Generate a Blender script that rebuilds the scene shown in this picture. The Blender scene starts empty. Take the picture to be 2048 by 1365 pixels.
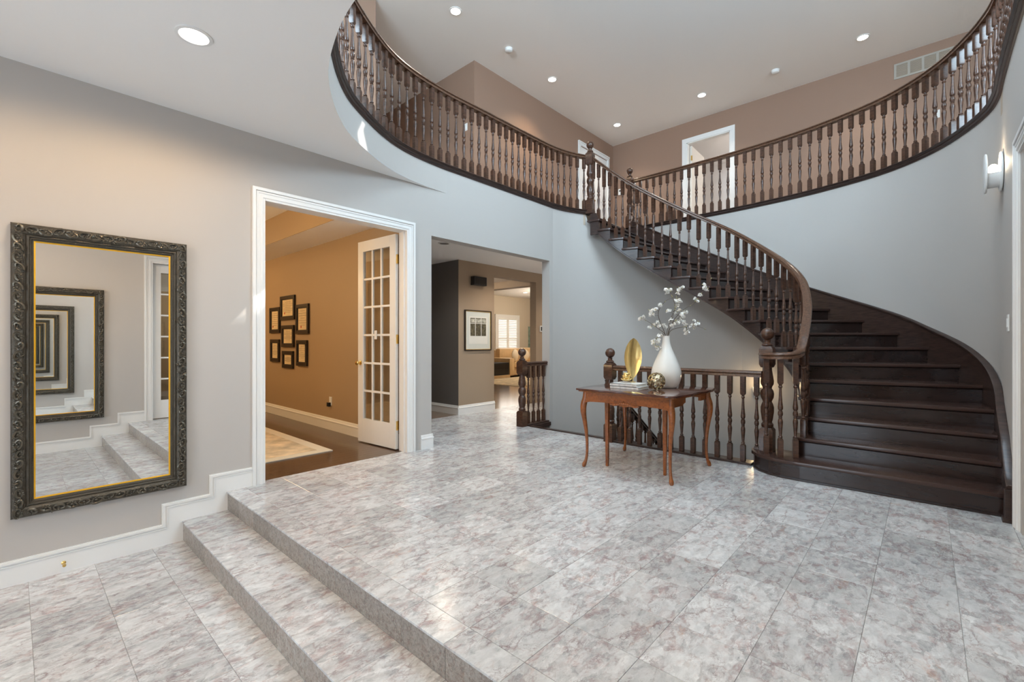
import bpy, bmesh, math, random
from mathutils import Vector, Matrix
R = math.radians
rnd = random.Random(7)
S = bpy.context.scene
COL = S.collection

# ---------------------------------------------------------------- camera
cam_d = bpy.data.cameras.new('camera'); cam = bpy.data.objects.new('camera', cam_d); COL.objects.link(cam)
cam_d.sensor_width = 36.0; cam_d.lens = 36.0 * 910 / 2048; cam_d.clip_start = 0.02; cam_d.clip_end = 100
cam.location = (0, 0, 1.2); cam.rotation_euler = (R(90), 0, R(-47.72))
S.camera = cam

# ---------------------------------------------------------------- world, daylight, exposure
W = bpy.data.worlds.new('world'); S.world = W; W.use_nodes = True
bg = W.node_tree.nodes['Background']; bg.inputs[0].default_value = (0.72, 0.86, 1.0, 1); bg.inputs[1].default_value = 1.0
S.view_settings.view_transform = 'Standard'; S.view_settings.look = 'None'
S.view_settings.exposure = -0.08; S.view_settings.gamma = 1.0; S.view_settings.use_curve_mapping = False
S.cycles.max_bounces = 8; S.cycles.diffuse_bounces = 4; S.cycles.glossy_bounces = 7; S.cycles.transmission_bounces = 6
S.cycles.use_adaptive_sampling = True; S.cycles.adaptive_threshold = 0.07; S.cycles.adaptive_min_samples = 20
S.cycles.use_denoising = True; S.cycles.sample_clamp_indirect = 6.0

def area(name, loc, rot, sx, sy, power, col, spread=180):
    l = bpy.data.lights.new(name, 'AREA'); l.shape = 'RECTANGLE'; l.size = sx; l.size_y = sy
    l.energy = power; l.color = col; l.spread = R(spread)
    o = bpy.data.objects.new(name, l); COL.objects.link(o); o.location = loc; o.rotation_euler = rot
    return o
def point(name, loc, power, col, rad=.05):
    l = bpy.data.lights.new(name, 'POINT'); l.energy = power; l.color = col; l.shadow_soft_size = rad
    o = bpy.data.objects.new(name, l); COL.objects.link(o); o.location = loc
    return o
def spot(name, loc, power, col, ang=110, blend=.8, rad=.05, rot=(0, 0, 0)):
    l = bpy.data.lights.new(name, 'SPOT'); l.energy = power; l.color = col; l.shadow_soft_size = rad
    l.spot_size = R(ang); l.spot_blend = blend
    o = bpy.data.objects.new(name, l); COL.objects.link(o); o.location = loc; o.rotation_euler = rot
    return o
DAY = (0.64, 0.84, 1.0)
WARM = (1.0, 0.74, 0.45)
SOFT = (1.0, 0.86, 0.70)
# sun: comes steeply over the stairs; only a slot added in the upper ceiling lets it in
sl_ = bpy.data.lights.new('sun', 'SUN'); sl_.energy = 9.0; sl_.angle = R(.53); sl_.color = (1, .97, .92)
so_ = bpy.data.objects.new('sun', sl_); COL.objects.link(so_); so_.rotation_euler = Vector((-.79, .455, -1.47)).to_track_quat('-Z', 'Y').to_euler()
# daylight: skylight over the stair hall, glazed front doors and the tall window above them
area('daylight_skylight', (3.3, 1.52, 6.1), (0, 0, 0), 2.3, 1.9, 110, DAY)
area('daylight_front_door', (-1.93, 1.85, 1.05), (R(90), 0, R(-90)), 1.9, 1.9, 56, (0.74, 0.87, 1.0))
area('daylight_upper_window', (-1.93, 1.85, 4.5), (R(90), 0, R(-90)), 2.6, 1.8, 430, DAY)
area('fill_upper_side', (3.7, -2.12, 4.8), (R(90), 0, 0), 2.8, 1.3, 260, DAY)  # added fill through an invented side window, lifts the upper walls and ceiling
# daylight in the living room (its window) and in the room across the hall
area('daylight_living_window', (12.5, 11.42, 1.5), (R(-90), 0, 0), 1.2, 1.3, 9, (1, .95, .88))

# ---------------------------------------------------------------- materials
MATS = {}
def mat(name, col, rough=.5, metal=0., spec=.5, coat=0., emit=None, es=0., trans=0., ior=1.45, bump=None, vary=None):
    """plain principled; bump=(scale,strength[,stretch]); vary=(scale,amount[,stretch]) tone variation of the thing itself"""
    m = bpy.data.materials.new(name); m.use_nodes = True; nt = m.node_tree; b = nt.nodes['Principled BSDF']
    b.inputs['Base Color'].default_value = (*col, 1); b.inputs['Roughness'].default_value = rough
    b.inputs['Metallic'].default_value = metal; b.inputs['Specular IOR Level'].default_value = spec
    b.inputs['Coat Weight'].default_value = coat; b.inputs['IOR'].default_value = ior; b.inputs['Coat Roughness'].default_value = .12
    b.inputs['Transmission Weight'].default_value = trans
    if emit: b.inputs['Emission Color'].default_value = (*emit, 1); b.inputs['Emission Strength'].default_value = es
    def coords(stretch):
        tc = nt.nodes.new('ShaderNodeTexCoord'); mp = nt.nodes.new('ShaderNodeMapping')
        mp.inputs['Scale'].default_value = stretch; nt.links.new(tc.outputs['Object'], mp.inputs['Vector']); return mp.outputs[0]
    if bump:
        n = nt.nodes.new('ShaderNodeTexNoise'); n.inputs['Scale'].default_value = bump[0]; n.inputs['Detail'].default_value = 5
        nt.links.new(coords(bump[2] if len(bump) > 2 else (1, 1, 1)), n.inputs['Vector'])
        bp = nt.nodes.new('ShaderNodeBump'); bp.inputs['Strength'].default_value = bump[1]; bp.inputs['Distance'].default_value = .01
        nt.links.new(n.outputs[0], bp.inputs['Height']); nt.links.new(bp.outputs[0], b.inputs['Normal'])
    if vary:
        n = nt.nodes.new('ShaderNodeTexNoise'); n.inputs['Scale'].default_value = vary[0]; n.inputs['Detail'].default_value = 3; n.inputs['Roughness'].default_value = .55
        nt.links.new(coords(vary[2] if len(vary) > 2 else (1, 1, 1)), n.inputs['Vector'])
        rp = nt.nodes.new('ShaderNodeValToRGB'); a = vary[1]
        rp.color_ramp.elements[0].position = .3; rp.color_ramp.elements[1].position = .7
        rp.color_ramp.elements[0].color = (*[c * (1 - a) for c in col], 1); rp.color_ramp.elements[1].color = (*[min(1, c * (1 + a)) for c in col], 1)
        nt.links.new(n.outputs[0], rp.inputs[0]); nt.links.new(rp.outputs[0], b.inputs['Base Color'])
    MATS[name] = m
    return m

def marble(name, dark=1.0, warm=0.0, streak=False):
    m = bpy.data.materials.new(name); m.use_nodes = True; nt = m.node_tree; N = nt.nodes; L = nt.links; b = N['Principled BSDF']
    tc = N.new('ShaderNodeTexCoord'); oi = N.new('ShaderNodeObjectInfo')
    ml = N.new('ShaderNodeVectorMath'); ml.operation = 'MULTIPLY_ADD'
    cmb = N.new('ShaderNodeCombineXYZ')
    for k in range(3): L.new(oi.outputs['Random'], cmb.inputs[k])
    ml.inputs[1].default_value = (37, 53, 11); L.new(cmb.outputs[0], ml.inputs[0]); L.new(tc.outputs['Object'], ml.inputs[2])
    mp = N.new('ShaderNodeMapping'); mp.inputs['Rotation'].default_value = (0, 0, R(-8)); mp.inputs['Scale'].default_value = (1, 1.75, 1) if not streak else (6, 6, 1.0)
    L.new(ml.outputs[0], mp.inputs['Vector'])
    def noise(scale, detail=6, rough=.6, vec=None, dist=0.):
        n = N.new('ShaderNodeTexNoise'); n.inputs['Scale'].default_value = scale; n.inputs['Detail'].default_value = detail
        n.inputs['Roughness'].default_value = rough; n.inputs['Distortion'].default_value = dist; L.new(vec or mp.outputs[0], n.inputs['Vector']); return n
    wn = noise(4, 4, .6)
    wa = N.new('ShaderNodeVectorMath'); wa.operation = 'MULTIPLY_ADD'; wa.inputs[1].default_value = (.22, .22, .22)
    L.new(wn.outputs['Color'], wa.inputs[0]); L.new(mp.outputs[0], wa.inputs[2]); wv = wa.outputs[0]
    def ramp(src, stops):
        r = N.new('ShaderNodeValToRGB'); e = r.color_ramp.elements
        while len(e) < len(stops): e.new(.5)
        for q, (p, c) in zip(e, stops): q.position = p; q.color = (*c, 1) if len(c) == 3 else c
        L.new(src, r.inputs[0]); return r.outputs[0]
    def mix(f, a, c, mode='MIX'):
        x = N.new('ShaderNodeMix'); x.data_type = 'RGBA'; x.blend_type = mode
        if isinstance(f, float): x.inputs[0].default_value = f
        else: L.new(f, x.inputs[0])
        for sck, v in ((6, a), (7, c)):
            if isinstance(v, tuple): x.inputs[sck].default_value = (*v, 1)
            else: L.new(v, x.inputs[sck])
        return x.outputs[2]
    d = dark
    def vor(scale, feature='F1', vec=None):
        v_ = N.new('ShaderNodeTexVoronoi'); v_.feature = feature; v_.inputs['Scale'].default_value = scale; v_.inputs['Randomness'].default_value = 1.0; L.new(vec or wv2, v_.inputs['Vector']); return v_
    wa2 = N.new('ShaderNodeVectorMath'); wa2.operation = 'MULTIPLY_ADD'; wa2.inputs[1].default_value = (.11, .11, .11)
    wn2 = noise(7, 5, .65); L.new(wn2.outputs['Color'], wa2.inputs[0]); L.new(mp.outputs[0], wa2.inputs[2]); wv2 = wa2.outputs[0]
    # matrix: grey cement mottled with mauve
    base = ramp(noise(15, 6, .74, wv).outputs[0], [(.30, (.32*d, .325*d, .335*d)), (.43, (.50*d, .505*d, .51*d)), (.55, (.60*d, .605*d, .605*d)), (.70, (.76*d, .76*d, .75*d))])
    cl = ramp(noise(9, 6, .78, wv).outputs[0], [(.49, (0, 0, 0)), (.59, (.5, .5, .5)), (.71, (.88, .88, .88))])
    c = mix(cl, base, (.405*d, .285*d, .275*d))
    rs = ramp(noise(4.2, 5, .78, wv).outputs[0], [(.60, (0, 0, 0)), (.70, (.55, .55, .55))])
    c = mix(rs, c, (.50*d, .28*d, .19*d))
    # small fragments
    v1 = vor(24); s1 = N.new('ShaderNodeSeparateColor'); L.new(v1.outputs['Color'], s1.inputs[0])
    c = mix(.8, c, ramp(s1.outputs[0], [(0, (.78, .775, .78)), (.5, (1, 1, 1)), (1, (1.2, 1.2, 1.19))]), 'MULTIPLY')
    # large pale angular clasts
    for sc, th in ((6.5, .62), (12, .66)):
        v2 = vor(sc); s2 = N.new('ShaderNodeSeparateColor'); L.new(v2.outputs['Color'], s2.inputs[0])
        pick = ramp(s2.outputs[1], [(th, (0, 0, 0)), (th + .02, (.55, .55, .55))])
        ed = ramp(vor(sc, 'DISTANCE_TO_EDGE').outputs[0], [(.02, (0, 0, 0)), (.07, (1, 1, 1))])
        tone = ramp(noise(10, 5, .65, wv).outputs[0], [(.3, (.53*d, .545*d, .55*d)), (.5, (.66*d, .67*d, .67*d)), (.7, (.78*d, .78*d, .77*d))])
        c = mix(mix(1.0, pick, ed, 'MULTIPLY'), c, tone)
    # mauve and dark veins
    vn = ramp(noise(5, 5, .65).outputs[0], [(.46, (0, 0, 0)), (.62, (1, 1, 1))])
    em = ramp(vor(6.5, 'DISTANCE_TO_EDGE').outputs[0], [(0, (.62, .62, .62)), (.022, (.25, .25, .25)), (.05, (0, 0, 0))])
    c = mix(mix(1.0, em, vn, 'MULTIPLY'), c, (.34*d, .225*d, .215*d))
    for sc, col_, w_ in ((8, (.26*d, .21*d, .22*d), .016), (17, (.30*d, .24*d, .24*d), .02)):
        r2 = ramp(noise(sc, 5, .62, wv, .4).outputs[0], [(.5 - w_, (0, 0, 0)), (.5, (.8, .8, .8)), (.5 + w_, (0, 0, 0))])
        c = mix(mix(1.0, r2, vn, 'MULTIPLY'), c, col_)
    # per tile tone
    tn = N.new('ShaderNodeMapRange'); tn.inputs['To Min'].default_value = .82; tn.inputs['To Max'].default_value = 1.10; L.new(oi.outputs['Random'], tn.inputs['Value'])
    cm = N.new('ShaderNodeVectorMath'); cm.operation = 'SCALE'; L.new(c, cm.inputs[0]); L.new(tn.outputs[0], cm.inputs['Scale'])
    cw = N.new('ShaderNodeVectorMath'); cw.operation = 'MULTIPLY'; L.new(cm.outputs[0], cw.inputs[0]); cw.inputs[1].default_value = (1 + warm, 1, 1 - warm)
    L.new(cw.outputs[0], b.inputs['Base Color'])
    b.inputs['Roughness'].default_value = .20; b.inputs['Specular IOR Level'].default_value = .5
    MATS[name] = m
    return m

mat('paint', (.50, .472, .445), .6)
mat('tan_paint', (.40, .285, .175), .6)
mat('hall_paint', (.36, .27, .19), .55)
mat('bounce_floor', (.46, .38, .30), .95)  # unseen upper floor, pale tone picked to bounce light onto the ceiling
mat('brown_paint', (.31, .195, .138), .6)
mat('slate_paint', (.16, .152, .148), .4)
mat('cream_paint', (.62, .54, .43), .6)
mat('ceiling_paint', (.92, .90, .88), .7)
mat('white_trim', (.83, .82, .80), .32)
mat('dark_wood', (.042, .023, .018), .34, coat=.15, vary=(9, .45, (1, 1, 10)))
mat('tread_wood_lit', (.056, .030, .024), .27, coat=.3)  # same stain as the risers, lightened so the tops look lit
mat('riser_wood_shaded', (.028, .0155, .013), .22, coat=.45, vary=(3, .15, (6, 1.0, 6)))  # same stain as the treads, darkened so the fronts look shaded
mat('rail_wood', (.10, .047, .026), .28, coat=.3, vary=(9, .5, (6, 6, 6)))
mat('baluster_wood', (.072, .033, .020), .28, coat=.2, vary=(8, .5, (3, 3, 10)))
mat('cherry', (.27, .082, .018), .28, coat=.4, vary=(6, .3, (1, 8, 8)))
mat('cherry_top', (.085, .028, .018), .12, coat=.6, vary=(6, .3, (1, 8, 8)))
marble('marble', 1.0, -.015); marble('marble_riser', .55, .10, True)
mat('grout', (.42, .40, .38), .8)
mat('parquet', (.085, .046, .028), .22, coat=.25, vary=(5, .4, (2, 12, 2)))
mat('hall_wood', (.20, .125, .075), .16, coat=.3, vary=(5, .35, (2, 12, 2)))
mat('brass', (.80, .56, .20), .22, 1.0)
mat('gold', (.83, .62, .26), .28, 1.0, vary=(14, .15, (6, 1, 1)))
mat('antique_gold', (.55, .46, .30), .25, 1.0)
mat('gilt', (.90, .50, .03), .35, .6)
mat('mirror_glass', (.92, .93, .92), .0, 1.0)
mat('mirror_frame', (.085, .074, .058), .34, .6, bump=(110, .4))
mat('mirror_carving', (.13, .115, .09), .34, .7)
mat('small_bulb', (1, 1, 1), .4, emit=(1.0, .78, .5), es=5)
mat('black_frame', (.018, .013, .010), .3)
mat('black', (.012, .012, .013), .35)
mat('parchment', (.72, .58, .36), .7, vary=(9, .08))
mat('ink', (.22, .17, .11), .8)
mat('seal_red', (.50, .10, .04), .6)
mat('seal_orange', (.75, .35, .06), .6)
mat('ceramic', (.80, .78, .74), .22, coat=.2)
mat('petal', (.86, .84, .80), .6)
mat('bud', (.45, .40, .18), .7)
mat('twig', (.10, .065, .04), .7)
mat('book_white', (.72, .72, .72), .35, vary=(10, .18, (1, 4, 1)))
mat('paper', (.80, .77, .70), .8)
mat('plastic_white', (.80, .79, .77), .35)
mat('plastic_black', (.015, .015, .016), .3)
mat('lamp_glow', (1, 1, 1), .4, emit=(1.0, .93, .82), es=14)
mat('bulb_glow', (1, 1, 1), .4, emit=(1.0, .84, .62), es=28)
mat('unlit_lens', (.16, .15, .14), .4)
mat('rug_cream', (.66, .53, .35), .95, vary=(5, .3), bump=(220, .4))
mat('rug_border', (.70, .62, .48), .95, bump=(220, .4))
mat('leather', (.62, .42, .22), .45, vary=(4, .12))
mat('cushion', (.72, .60, .44), .85)
mat('shutter', (.88, .87, .84), .4)
mat('window_glow', (.9, .9, .9), .5, emit=(1.0, .97, .92), es=.9)
mat('mat_board', (.62, .63, .58), .8)
mat('print_paper', (.72, .70, .64), .8)
mat('print_dark', (.10, .085, .05), .8, vary=(30, .7))
mat('print_light', (.45, .43, .36), .8, vary=(25, .5))
mat('painting_teal', (.24, .32, .26), .8, vary=(12, .3))
mat('painting_yellow', (.72, .50, .16), .8, vary=(12, .3))
mat('painting_red', (.55, .20, .09), .8)
mat('painting_blue', (.12, .16, .32), .8)
mat('grille', (.40, .36, .31), .5)
mat('door_inner', (.78, .72, .64), .5)
mat('orange_wood', (.60, .28, .07), .5)
def glass(name, tint=(1, 1, 1), gloss=.08):
    m = bpy.data.materials.new(name); m.use_nodes = True; nt = m.node_tree; nt.nodes.clear()
    o = nt.nodes.new('ShaderNodeOutputMaterial'); t = nt.nodes.new('ShaderNodeBsdfTransparent'); g = nt.nodes.new('ShaderNodeBsdfGlossy')
    t.inputs[0].default_value = (*tint, 1); g.inputs['Roughness'].default_value = .02
    x = nt.nodes.new('ShaderNodeMixShader'); x.inputs[0].default_value = gloss
    nt.links.new(t.outputs[0], x.inputs[1]); nt.links.new(g.outputs[0], x.inputs[2]); nt.links.new(x.outputs[0], o.inputs[0]); MATS[name] = m
glass('pane_glass', (.90, .90, .88), .10)

# ---------------------------------------------------------------- mesh helpers
class MB:
    def __init__(s): s.v = []; s.f = []
    def add(s, v, f):
        n = len(s.v); s.v += [tuple(p) for p in v]; s.f += [tuple(i + n for i in q) for q in f]; return s
    def box(s, x0, x1, y0, y1, z0, z1):
        if x0 > x1: x0, x1 = x1, x0
        if y0 > y1: y0, y1 = y1, y0
        return s.add([(x, y, z) for z in (z0, z1) for y in (y0, y1) for x in (x0, x1)],
                     [(0, 2, 3, 1), (4, 5, 7, 6), (0, 1, 5, 4), (1, 3, 7, 5), (3, 2, 6, 7), (2, 0, 4, 6)])
    def prism(s, poly, z0, z1):
        n = len(poly)
        return s.add([(x, y, z0) for x, y in poly] + [(x, y, z1) for x, y in poly],
                     [tuple(range(n))[::-1], tuple(range(n, 2 * n))] + [(i, (i + 1) % n, n + (i + 1) % n, n + i) for i in range(n)])
    def prism_axis(s, poly, a0, a1, axis):
        """polygon in the two other axes, extruded along 'x' or 'y'"""
        n = len(poly)
        pt = (lambda p, a: (a, p[0], p[1])) if axis == 'x' else (lambda p, a: (p[0], a, p[1]))
        return s.add([pt(p, a0) for p in poly] + [pt(p, a1) for p in poly],
                     [tuple(range(n))[::-1], tuple(range(n, 2 * n))] + [(i, (i + 1) % n, n + (i + 1) % n, n + i) for i in range(n)])
    def lathe(s, prof, seg=16, cx=0, cy=0, phase=0., sq=False):
        """profile list of (r,z) bottom to top, closed with caps"""
        n = len(prof); v = []
        for r, z in prof:
            for k in range(seg):
                a = 2 * math.pi * k / seg + phase; v.append((cx + r * math.cos(a), cy + r * math.sin(a), z))
        f = [(i * seg + k, i * seg + (k + 1) % seg, (i + 1) * seg + (k + 1) % seg, (i + 1) * seg + k) for i in range(n - 1) for k in range(seg)]
        f += [tuple(range(seg))[::-1], tuple(range((n - 1) * seg, n * seg))]
        return s.add(v, f)
    def sphere(s, c, r, seg=16, rings=10, sc=(1, 1, 1)):
        prof = []
        for i in range(rings + 1):
            a = -math.pi / 2 + math.pi * i / rings; prof.append((max(1e-4, r * math.cos(a)), r * math.sin(a)))
        n0 = len(s.v); s.lathe(prof, seg)
        for i in range(n0, len(s.v)):
            x, y, z = s.v[i]; s.v[i] = (c[0] + x * sc[0], c[1] + y * sc[1], c[2] + z * sc[2])
        return s
    def sweep(s, path, prof, closed=False, caps=True):
        """plumb sweep: profile points (side, up); side is to the right of travel"""
        n = len(path); m = len(prof); v = []
        for i in range(n):
            a = Vector(path[(i - 1) % n] if (closed or i > 0) else path[0]); c = Vector(path[(i + 1) % n] if (closed or i < n - 1) else path[-1])
            t = c - a; t.z = 0; t.normalize(); side = Vector((t.y, -t.x, 0)); p = Vector(path[i])
            for (u, w) in prof: v.append(tuple(p + side * u + Vector((0, 0, w))))
        k = n if closed else n - 1
        f = [(i * m + j, i * m + (j + 1) % m, ((i + 1) % n) * m + (j + 1) % m, ((i + 1) % n) * m + j) for i in range(k) for j in range(m)]
        if caps and not closed: f += [tuple(range(m)), tuple(range((n - 1) * m, n * m))[::-1]]
        return s.add(v, f)
    def tube(s, path, rad, seg=8):
        n = len(path); v = []
        rr = rad if isinstance(rad, (list, tuple)) else [rad] * n
        ref = Vector((0, 0, 1))
        for i in range(n):
            a = Vector(path[max(0, i - 1)]); c = Vector(path[min(n - 1, i + 1)]); t = (c - a).normalized()
            if abs(t.dot(ref)) > .95: ref = Vector((1, 0, 0)) if abs(t.x) < .9 else Vector((0, 1, 0))
            x = t.cross(ref).normalized(); y = t.cross(x).normalized(); p = Vector(path[i])
            for k in range(seg):
                q = 2 * math.pi * k / seg; v.append(tuple(p + x * rr[i] * math.cos(q) + y * rr[i] * math.sin(q)))
        f = [(i * seg + k, i * seg + (k + 1) % seg, (i + 1) * seg + (k + 1) % seg, (i + 1) * seg + k) for i in range(n - 1) for k in range(seg)]
        f += [tuple(range(seg))[::-1], tuple(range((n - 1) * seg, n * seg))]
        return s.add(v, f)
    def mesh(s, name, material, smooth=0, bevel=0.):
        me = bpy.data.meshes.new(name); bm = bmesh.new()
        vs = [bm.verts.new(p) for p in s.v]
        for q in s.f:
            try: bm.faces.new([vs[i] for i in q])
            except ValueError: pass
        bmesh.ops.recalc_face_normals(bm, faces=bm.faces)
        if bevel:
            es = [e for e in bm.edges if len(e.link_faces) == 2 and e.calc_face_angle(0) > R(35)]
            bmesh.ops.bevel(bm, geom=es, offset=bevel, segments=2, profile=.6, affect='EDGES', clamp_overlap=True)
        bm.to_mesh(me); bm.free()
        me.materials.append(MATS[material])
        if smooth: me.shade_smooth(); me.set_sharp_from_angle(angle=R(smooth))
        return me
    def obj(s, name, material, parent=None, smooth=0, bevel=0., loc=None, rotz=0.):
        o = bpy.data.objects.new(name, s.mesh(name, material, smooth, bevel)); COL.objects.link(o)
        if parent: o.parent = parent
        if loc: o.location = loc
        if rotz: o.rotation_euler = (0, 0, rotz)
        return o
def place(name, me, parent=None, loc=(0, 0, 0), rot=(0, 0, 0), scale=None):
    o = bpy.data.objects.new(name, me); COL.objects.link(o); o.location = loc; o.rotation_euler = rot
    if parent: o.parent = parent
    if scale: o.scale = scale
    return o
def tag(o, label, cat, group=None, kind=None):
    o['label'] = label; o['category'] = cat
    if group: o['group'] = group
    if kind: o['kind'] = kind
    return o
def thing(name, label, cat, loc=(0, 0, 0), rotz=0., group=None, kind=None):
    o = bpy.data.objects.new(name, None); COL.objects.link(o); o.location = loc; o.rotation_euler = (0, 0, rotz); o.empty_display_size = .1
    return tag(o, label, cat, group, kind)
def copy_tree(o, parent=None):
    c = o.copy(); COL.objects.link(c); c.parent = parent
    for ch in o.children: copy_tree(ch, c)
    return c
def crom(P, step=None, n=8):
    """Catmull-Rom through 2D/3D points, n samples per span"""
    P = [Vector(p) for p in P]; out = []
    for i in range(len(P) - 1):
        p0 = P[i - 1] if i else P[0] * 2 - P[1]; p1 = P[i]; p2 = P[i + 1]; p3 = P[i + 2] if i + 2 < len(P) else P[-1] * 2 - P[-2]
        for k in range(n):
            t = k / n
            out.append(.5 * ((2 * p1) + (p2 - p0) * t + (2 * p0 - 5 * p1 + 4 * p2 - p3) * t * t + (3 * p1 - p0 - 3 * p2 + p3) * t ** 3))
    out.append(P[-1]); return out
def evals(P, s):
    """Catmull-Rom at index s (0-based float)"""
    P = [Vector(p) for p in P]; i = max(0, min(len(P) - 2, int(math.floor(s)))); t = s - i
    p0 = P[i - 1] if i else P[0] * 2 - P[1]; p1 = P[i]; p2 = P[i + 1]; p3 = P[i + 2] if i + 2 < len(P) else P[-1] * 2 - P[-2]
    return .5 * ((2 * p1) + (p2 - p0) * t + (2 * p0 - 5 * p1 + 4 * p2 - p3) * t * t + (3 * p1 - p0 - 3 * p2 + p3) * t ** 3)
def along(path, step, start=0., end=0.):
    """equally spaced (point, tangent) along a polyline"""
    out = []; d = 0.; L = [0.]
    for a, c in zip(path, path[1:]): L.append(L[-1] + (Vector(c) - Vector(a)).length)
    tot = L[-1] - start - end; n = max(1, round(tot / step))
    for k in range(n + 1):
        q = start + tot * k / n
        i = max(j for j in range(len(L)) if L[j] <= q + 1e-9); i = min(i, len(path) - 2)
        a, c = Vector(path[i]), Vector(path[i + 1]); t = (q - L[i]) / max(1e-9, L[i + 1] - L[i])
        out.append((a + (c - a) * t, (c - a).normalized()))
    return out
def offset(path, d):
    """shift a plan polyline to the right of travel by d"""
    out = []
    for i, p in enumerate(path):
        a = Vector(path[max(0, i - 1)][:2]); c = Vector(path[min(len(path) - 1, i + 1)][:2]); t = (c - a).normalized()
        out.append(Vector((p[0] + t.y * d, p[1] - t.x * d)))
    return out
def ribbon(path, z0, z1, thick, side=1):
    """vertical wall along a plan polyline; the given line is the visible face, thickness to the right*side; z1 may be a list"""
    q = offset(path, thick * side); n = len(path)
    za = z0 if isinstance(z0, list) else [z0] * n; zb = z1 if isinstance(z1, list) else [z1] * n
    v = []; 
    for i in range(n):
        v += [(path[i][0], path[i][1], za[i]), (path[i][0], path[i][1], zb[i]), (q[i][0], q[i][1], zb[i]), (q[i][0], q[i][1], za[i])]
    f = [(i * 4 + j, i * 4 + (j + 1) % 4, i * 4 + 4 + (j + 1) % 4, i * 4 + 4 + j) for i in range(n - 1) for j in range(4)]
    f += [(0, 1, 2, 3), tuple(range(4 * n - 4, 4 * n))[::-1]]
    return MB().add(v, f)

# ================================================================ the setting
ZF, RISE = 3.24, 0.162            # upper storey level, stair rise
ZL, ZM = -0.294, -0.147           # entry floor, entry step
WL, WR = 4.13, -0.44              # faces of the two side walls
CL, CU = 2.92, 5.70               # entry ceiling, upper ceiling
XS1, XS2 = 0.868, 1.162           # entry step fronts
def struct(o, label, cat): return tag(o, label, cat, kind='structure')

# plan lines of the oval stair hall
ARC = [(6.13, 3.905), (5.95, 3.99), (5.72, 4.07), (5.45, 4.115), (5.15, 4.13), (4.5, 4.13), (3.9, 4.13), (3.35, 4.127), (2.83, 4.06), (2.43, 3.905), (1.99, 3.62),
       (1.755, 3.405), (1.535, 3.12), (1.35, 2.8), (1.22, 2.42), (1.165, 2.13), (1.15, 1.845), (1.165, 1.56), (1.22, 1.27), (1.35, .89),
       (1.535, .57), (1.755, .285), (1.99, .07), (2.43, -.215), (2.83, -.37), (3.35, -.437), (3.9, -.44), (4.6, -.44)]
OUT = [(4.2, -.44), (4.6, -.44), (5.1, -.445), (5.4, -.45), (5.72, -.42), (6.08, -.31), (6.5, -.105), (6.83, .17), (7.075, .52), (7.295, 1.09), (7.41, 1.64),
       (7.485, 2.25), (7.52, 2.9), (7.535, 3.5), (7.535, 4.05)]
ARCP = crom(ARC, n=6); OUTP = crom(OUT, n=6)

# ---- wall_left with the study doorway and the cased opening to the hall
b = MB()
for x0, x1, z0, z1 in ((-2.0, 1.42, ZL, CL), (1.42, 2.875, 2.39, CL), (2.875, 3.19, 0, CL), (3.19, 5.37, 2.39, CL), (3.19, 5.45, CL, 3.2), (5.37, 5.45, -2.8, CL), (4.9, 5.37, -2.8, -.25)):
    b.box(x0, x1, WL, WL + .14, z0, z1)
struct(b.obj('wall_left', 'paint'), 'greige side wall with the mirror, study doorway and hall opening', 'wall')
# ---- curved wall below the balcony that runs on under the stairs
uw = [(5.45, 4.13), (5.72, 4.085), (5.95, 4.005), (6.14, 3.915), (6.5, 3.70), (6.85, 3.38), (7.14, 2.98), (7.36, 2.5), (7.47, 2.05)]
uwp = crom(uw, n=6)
I_ = [(4.55, .90), (4.80, .90), (5.02, .91), (5.22, .93), (5.41, .97), (5.59, 1.03), (5.76, 1.14), (5.93, 1.30), (6.09, 1.49), (6.20, 1.69), (6.28, 1.905),
      (6.32, 2.15), (6.31, 2.41), (6.28, 2.66), (6.25, 2.90), (6.20, 3.13), (6.145, 3.34), (6.09, 3.53), (6.05, 3.70), (6.03, 3.87)]
O_ = [(4.52, -.405), (4.77, -.405), (5.02, -.405), (5.31, -.41), (5.74, -.375), (6.12, -.25), (6.55, -.03), (6.82, .22), (7.04, .555), (7.19, .92), (7.29, 1.28), (7.355, 1.62),
      (7.40, 1.95), (7.43, 2.27), (7.455, 2.58), (7.47, 2.88), (7.48, 3.18), (7.485, 3.47), (7.49, 3.75), (7.495, 4.02)]
def IN(s): return evals(I_, s - 1)          # s = 1..20: nosing number
def OU(s): return evals(O_, s - 1)
def stair_s(x, y):
    best = (9e9, 1)
    for q in range(10, 201):
        s = q / 10; a = IN(s); c = OU(s); d = c - a; p = Vector((x, y)) - a; t = max(0, min(1.2, p.dot(d) / d.length_squared)); e = (p - d * t).length
        if e < best[0]: best = (e, s)
    return best[1]
top = [3.2 if p[0] <= 6.08 else max(1.2, stair_s(p[0], p[1]) * RISE - .14) for p in uwp]
struct(ribbon(uwp, -2.8, top, .12, -1).obj('wall_stairwell', 'paint', smooth=60), 'greige curved wall dropping into the stairwell under the stairs', 'wall')
# ---- curved fascia over the entry ceiling
fa = [p for p in ARCP if p[0] < 3.9 + .01]
struct(ribbon(fa, CL + .0006, 3.2, .1, 1).obj('wall_fascia', 'paint', smooth=60), 'greige curved balcony fascia sweeping above the entry ceiling', 'wall')
# ---- curved wall behind the stairs
struct(ribbon(OUTP, -2.8, 3.2, .14, 1).obj('wall_curved', 'paint', smooth=60), 'greige curved wall that the staircase climbs along', 'wall')
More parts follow.
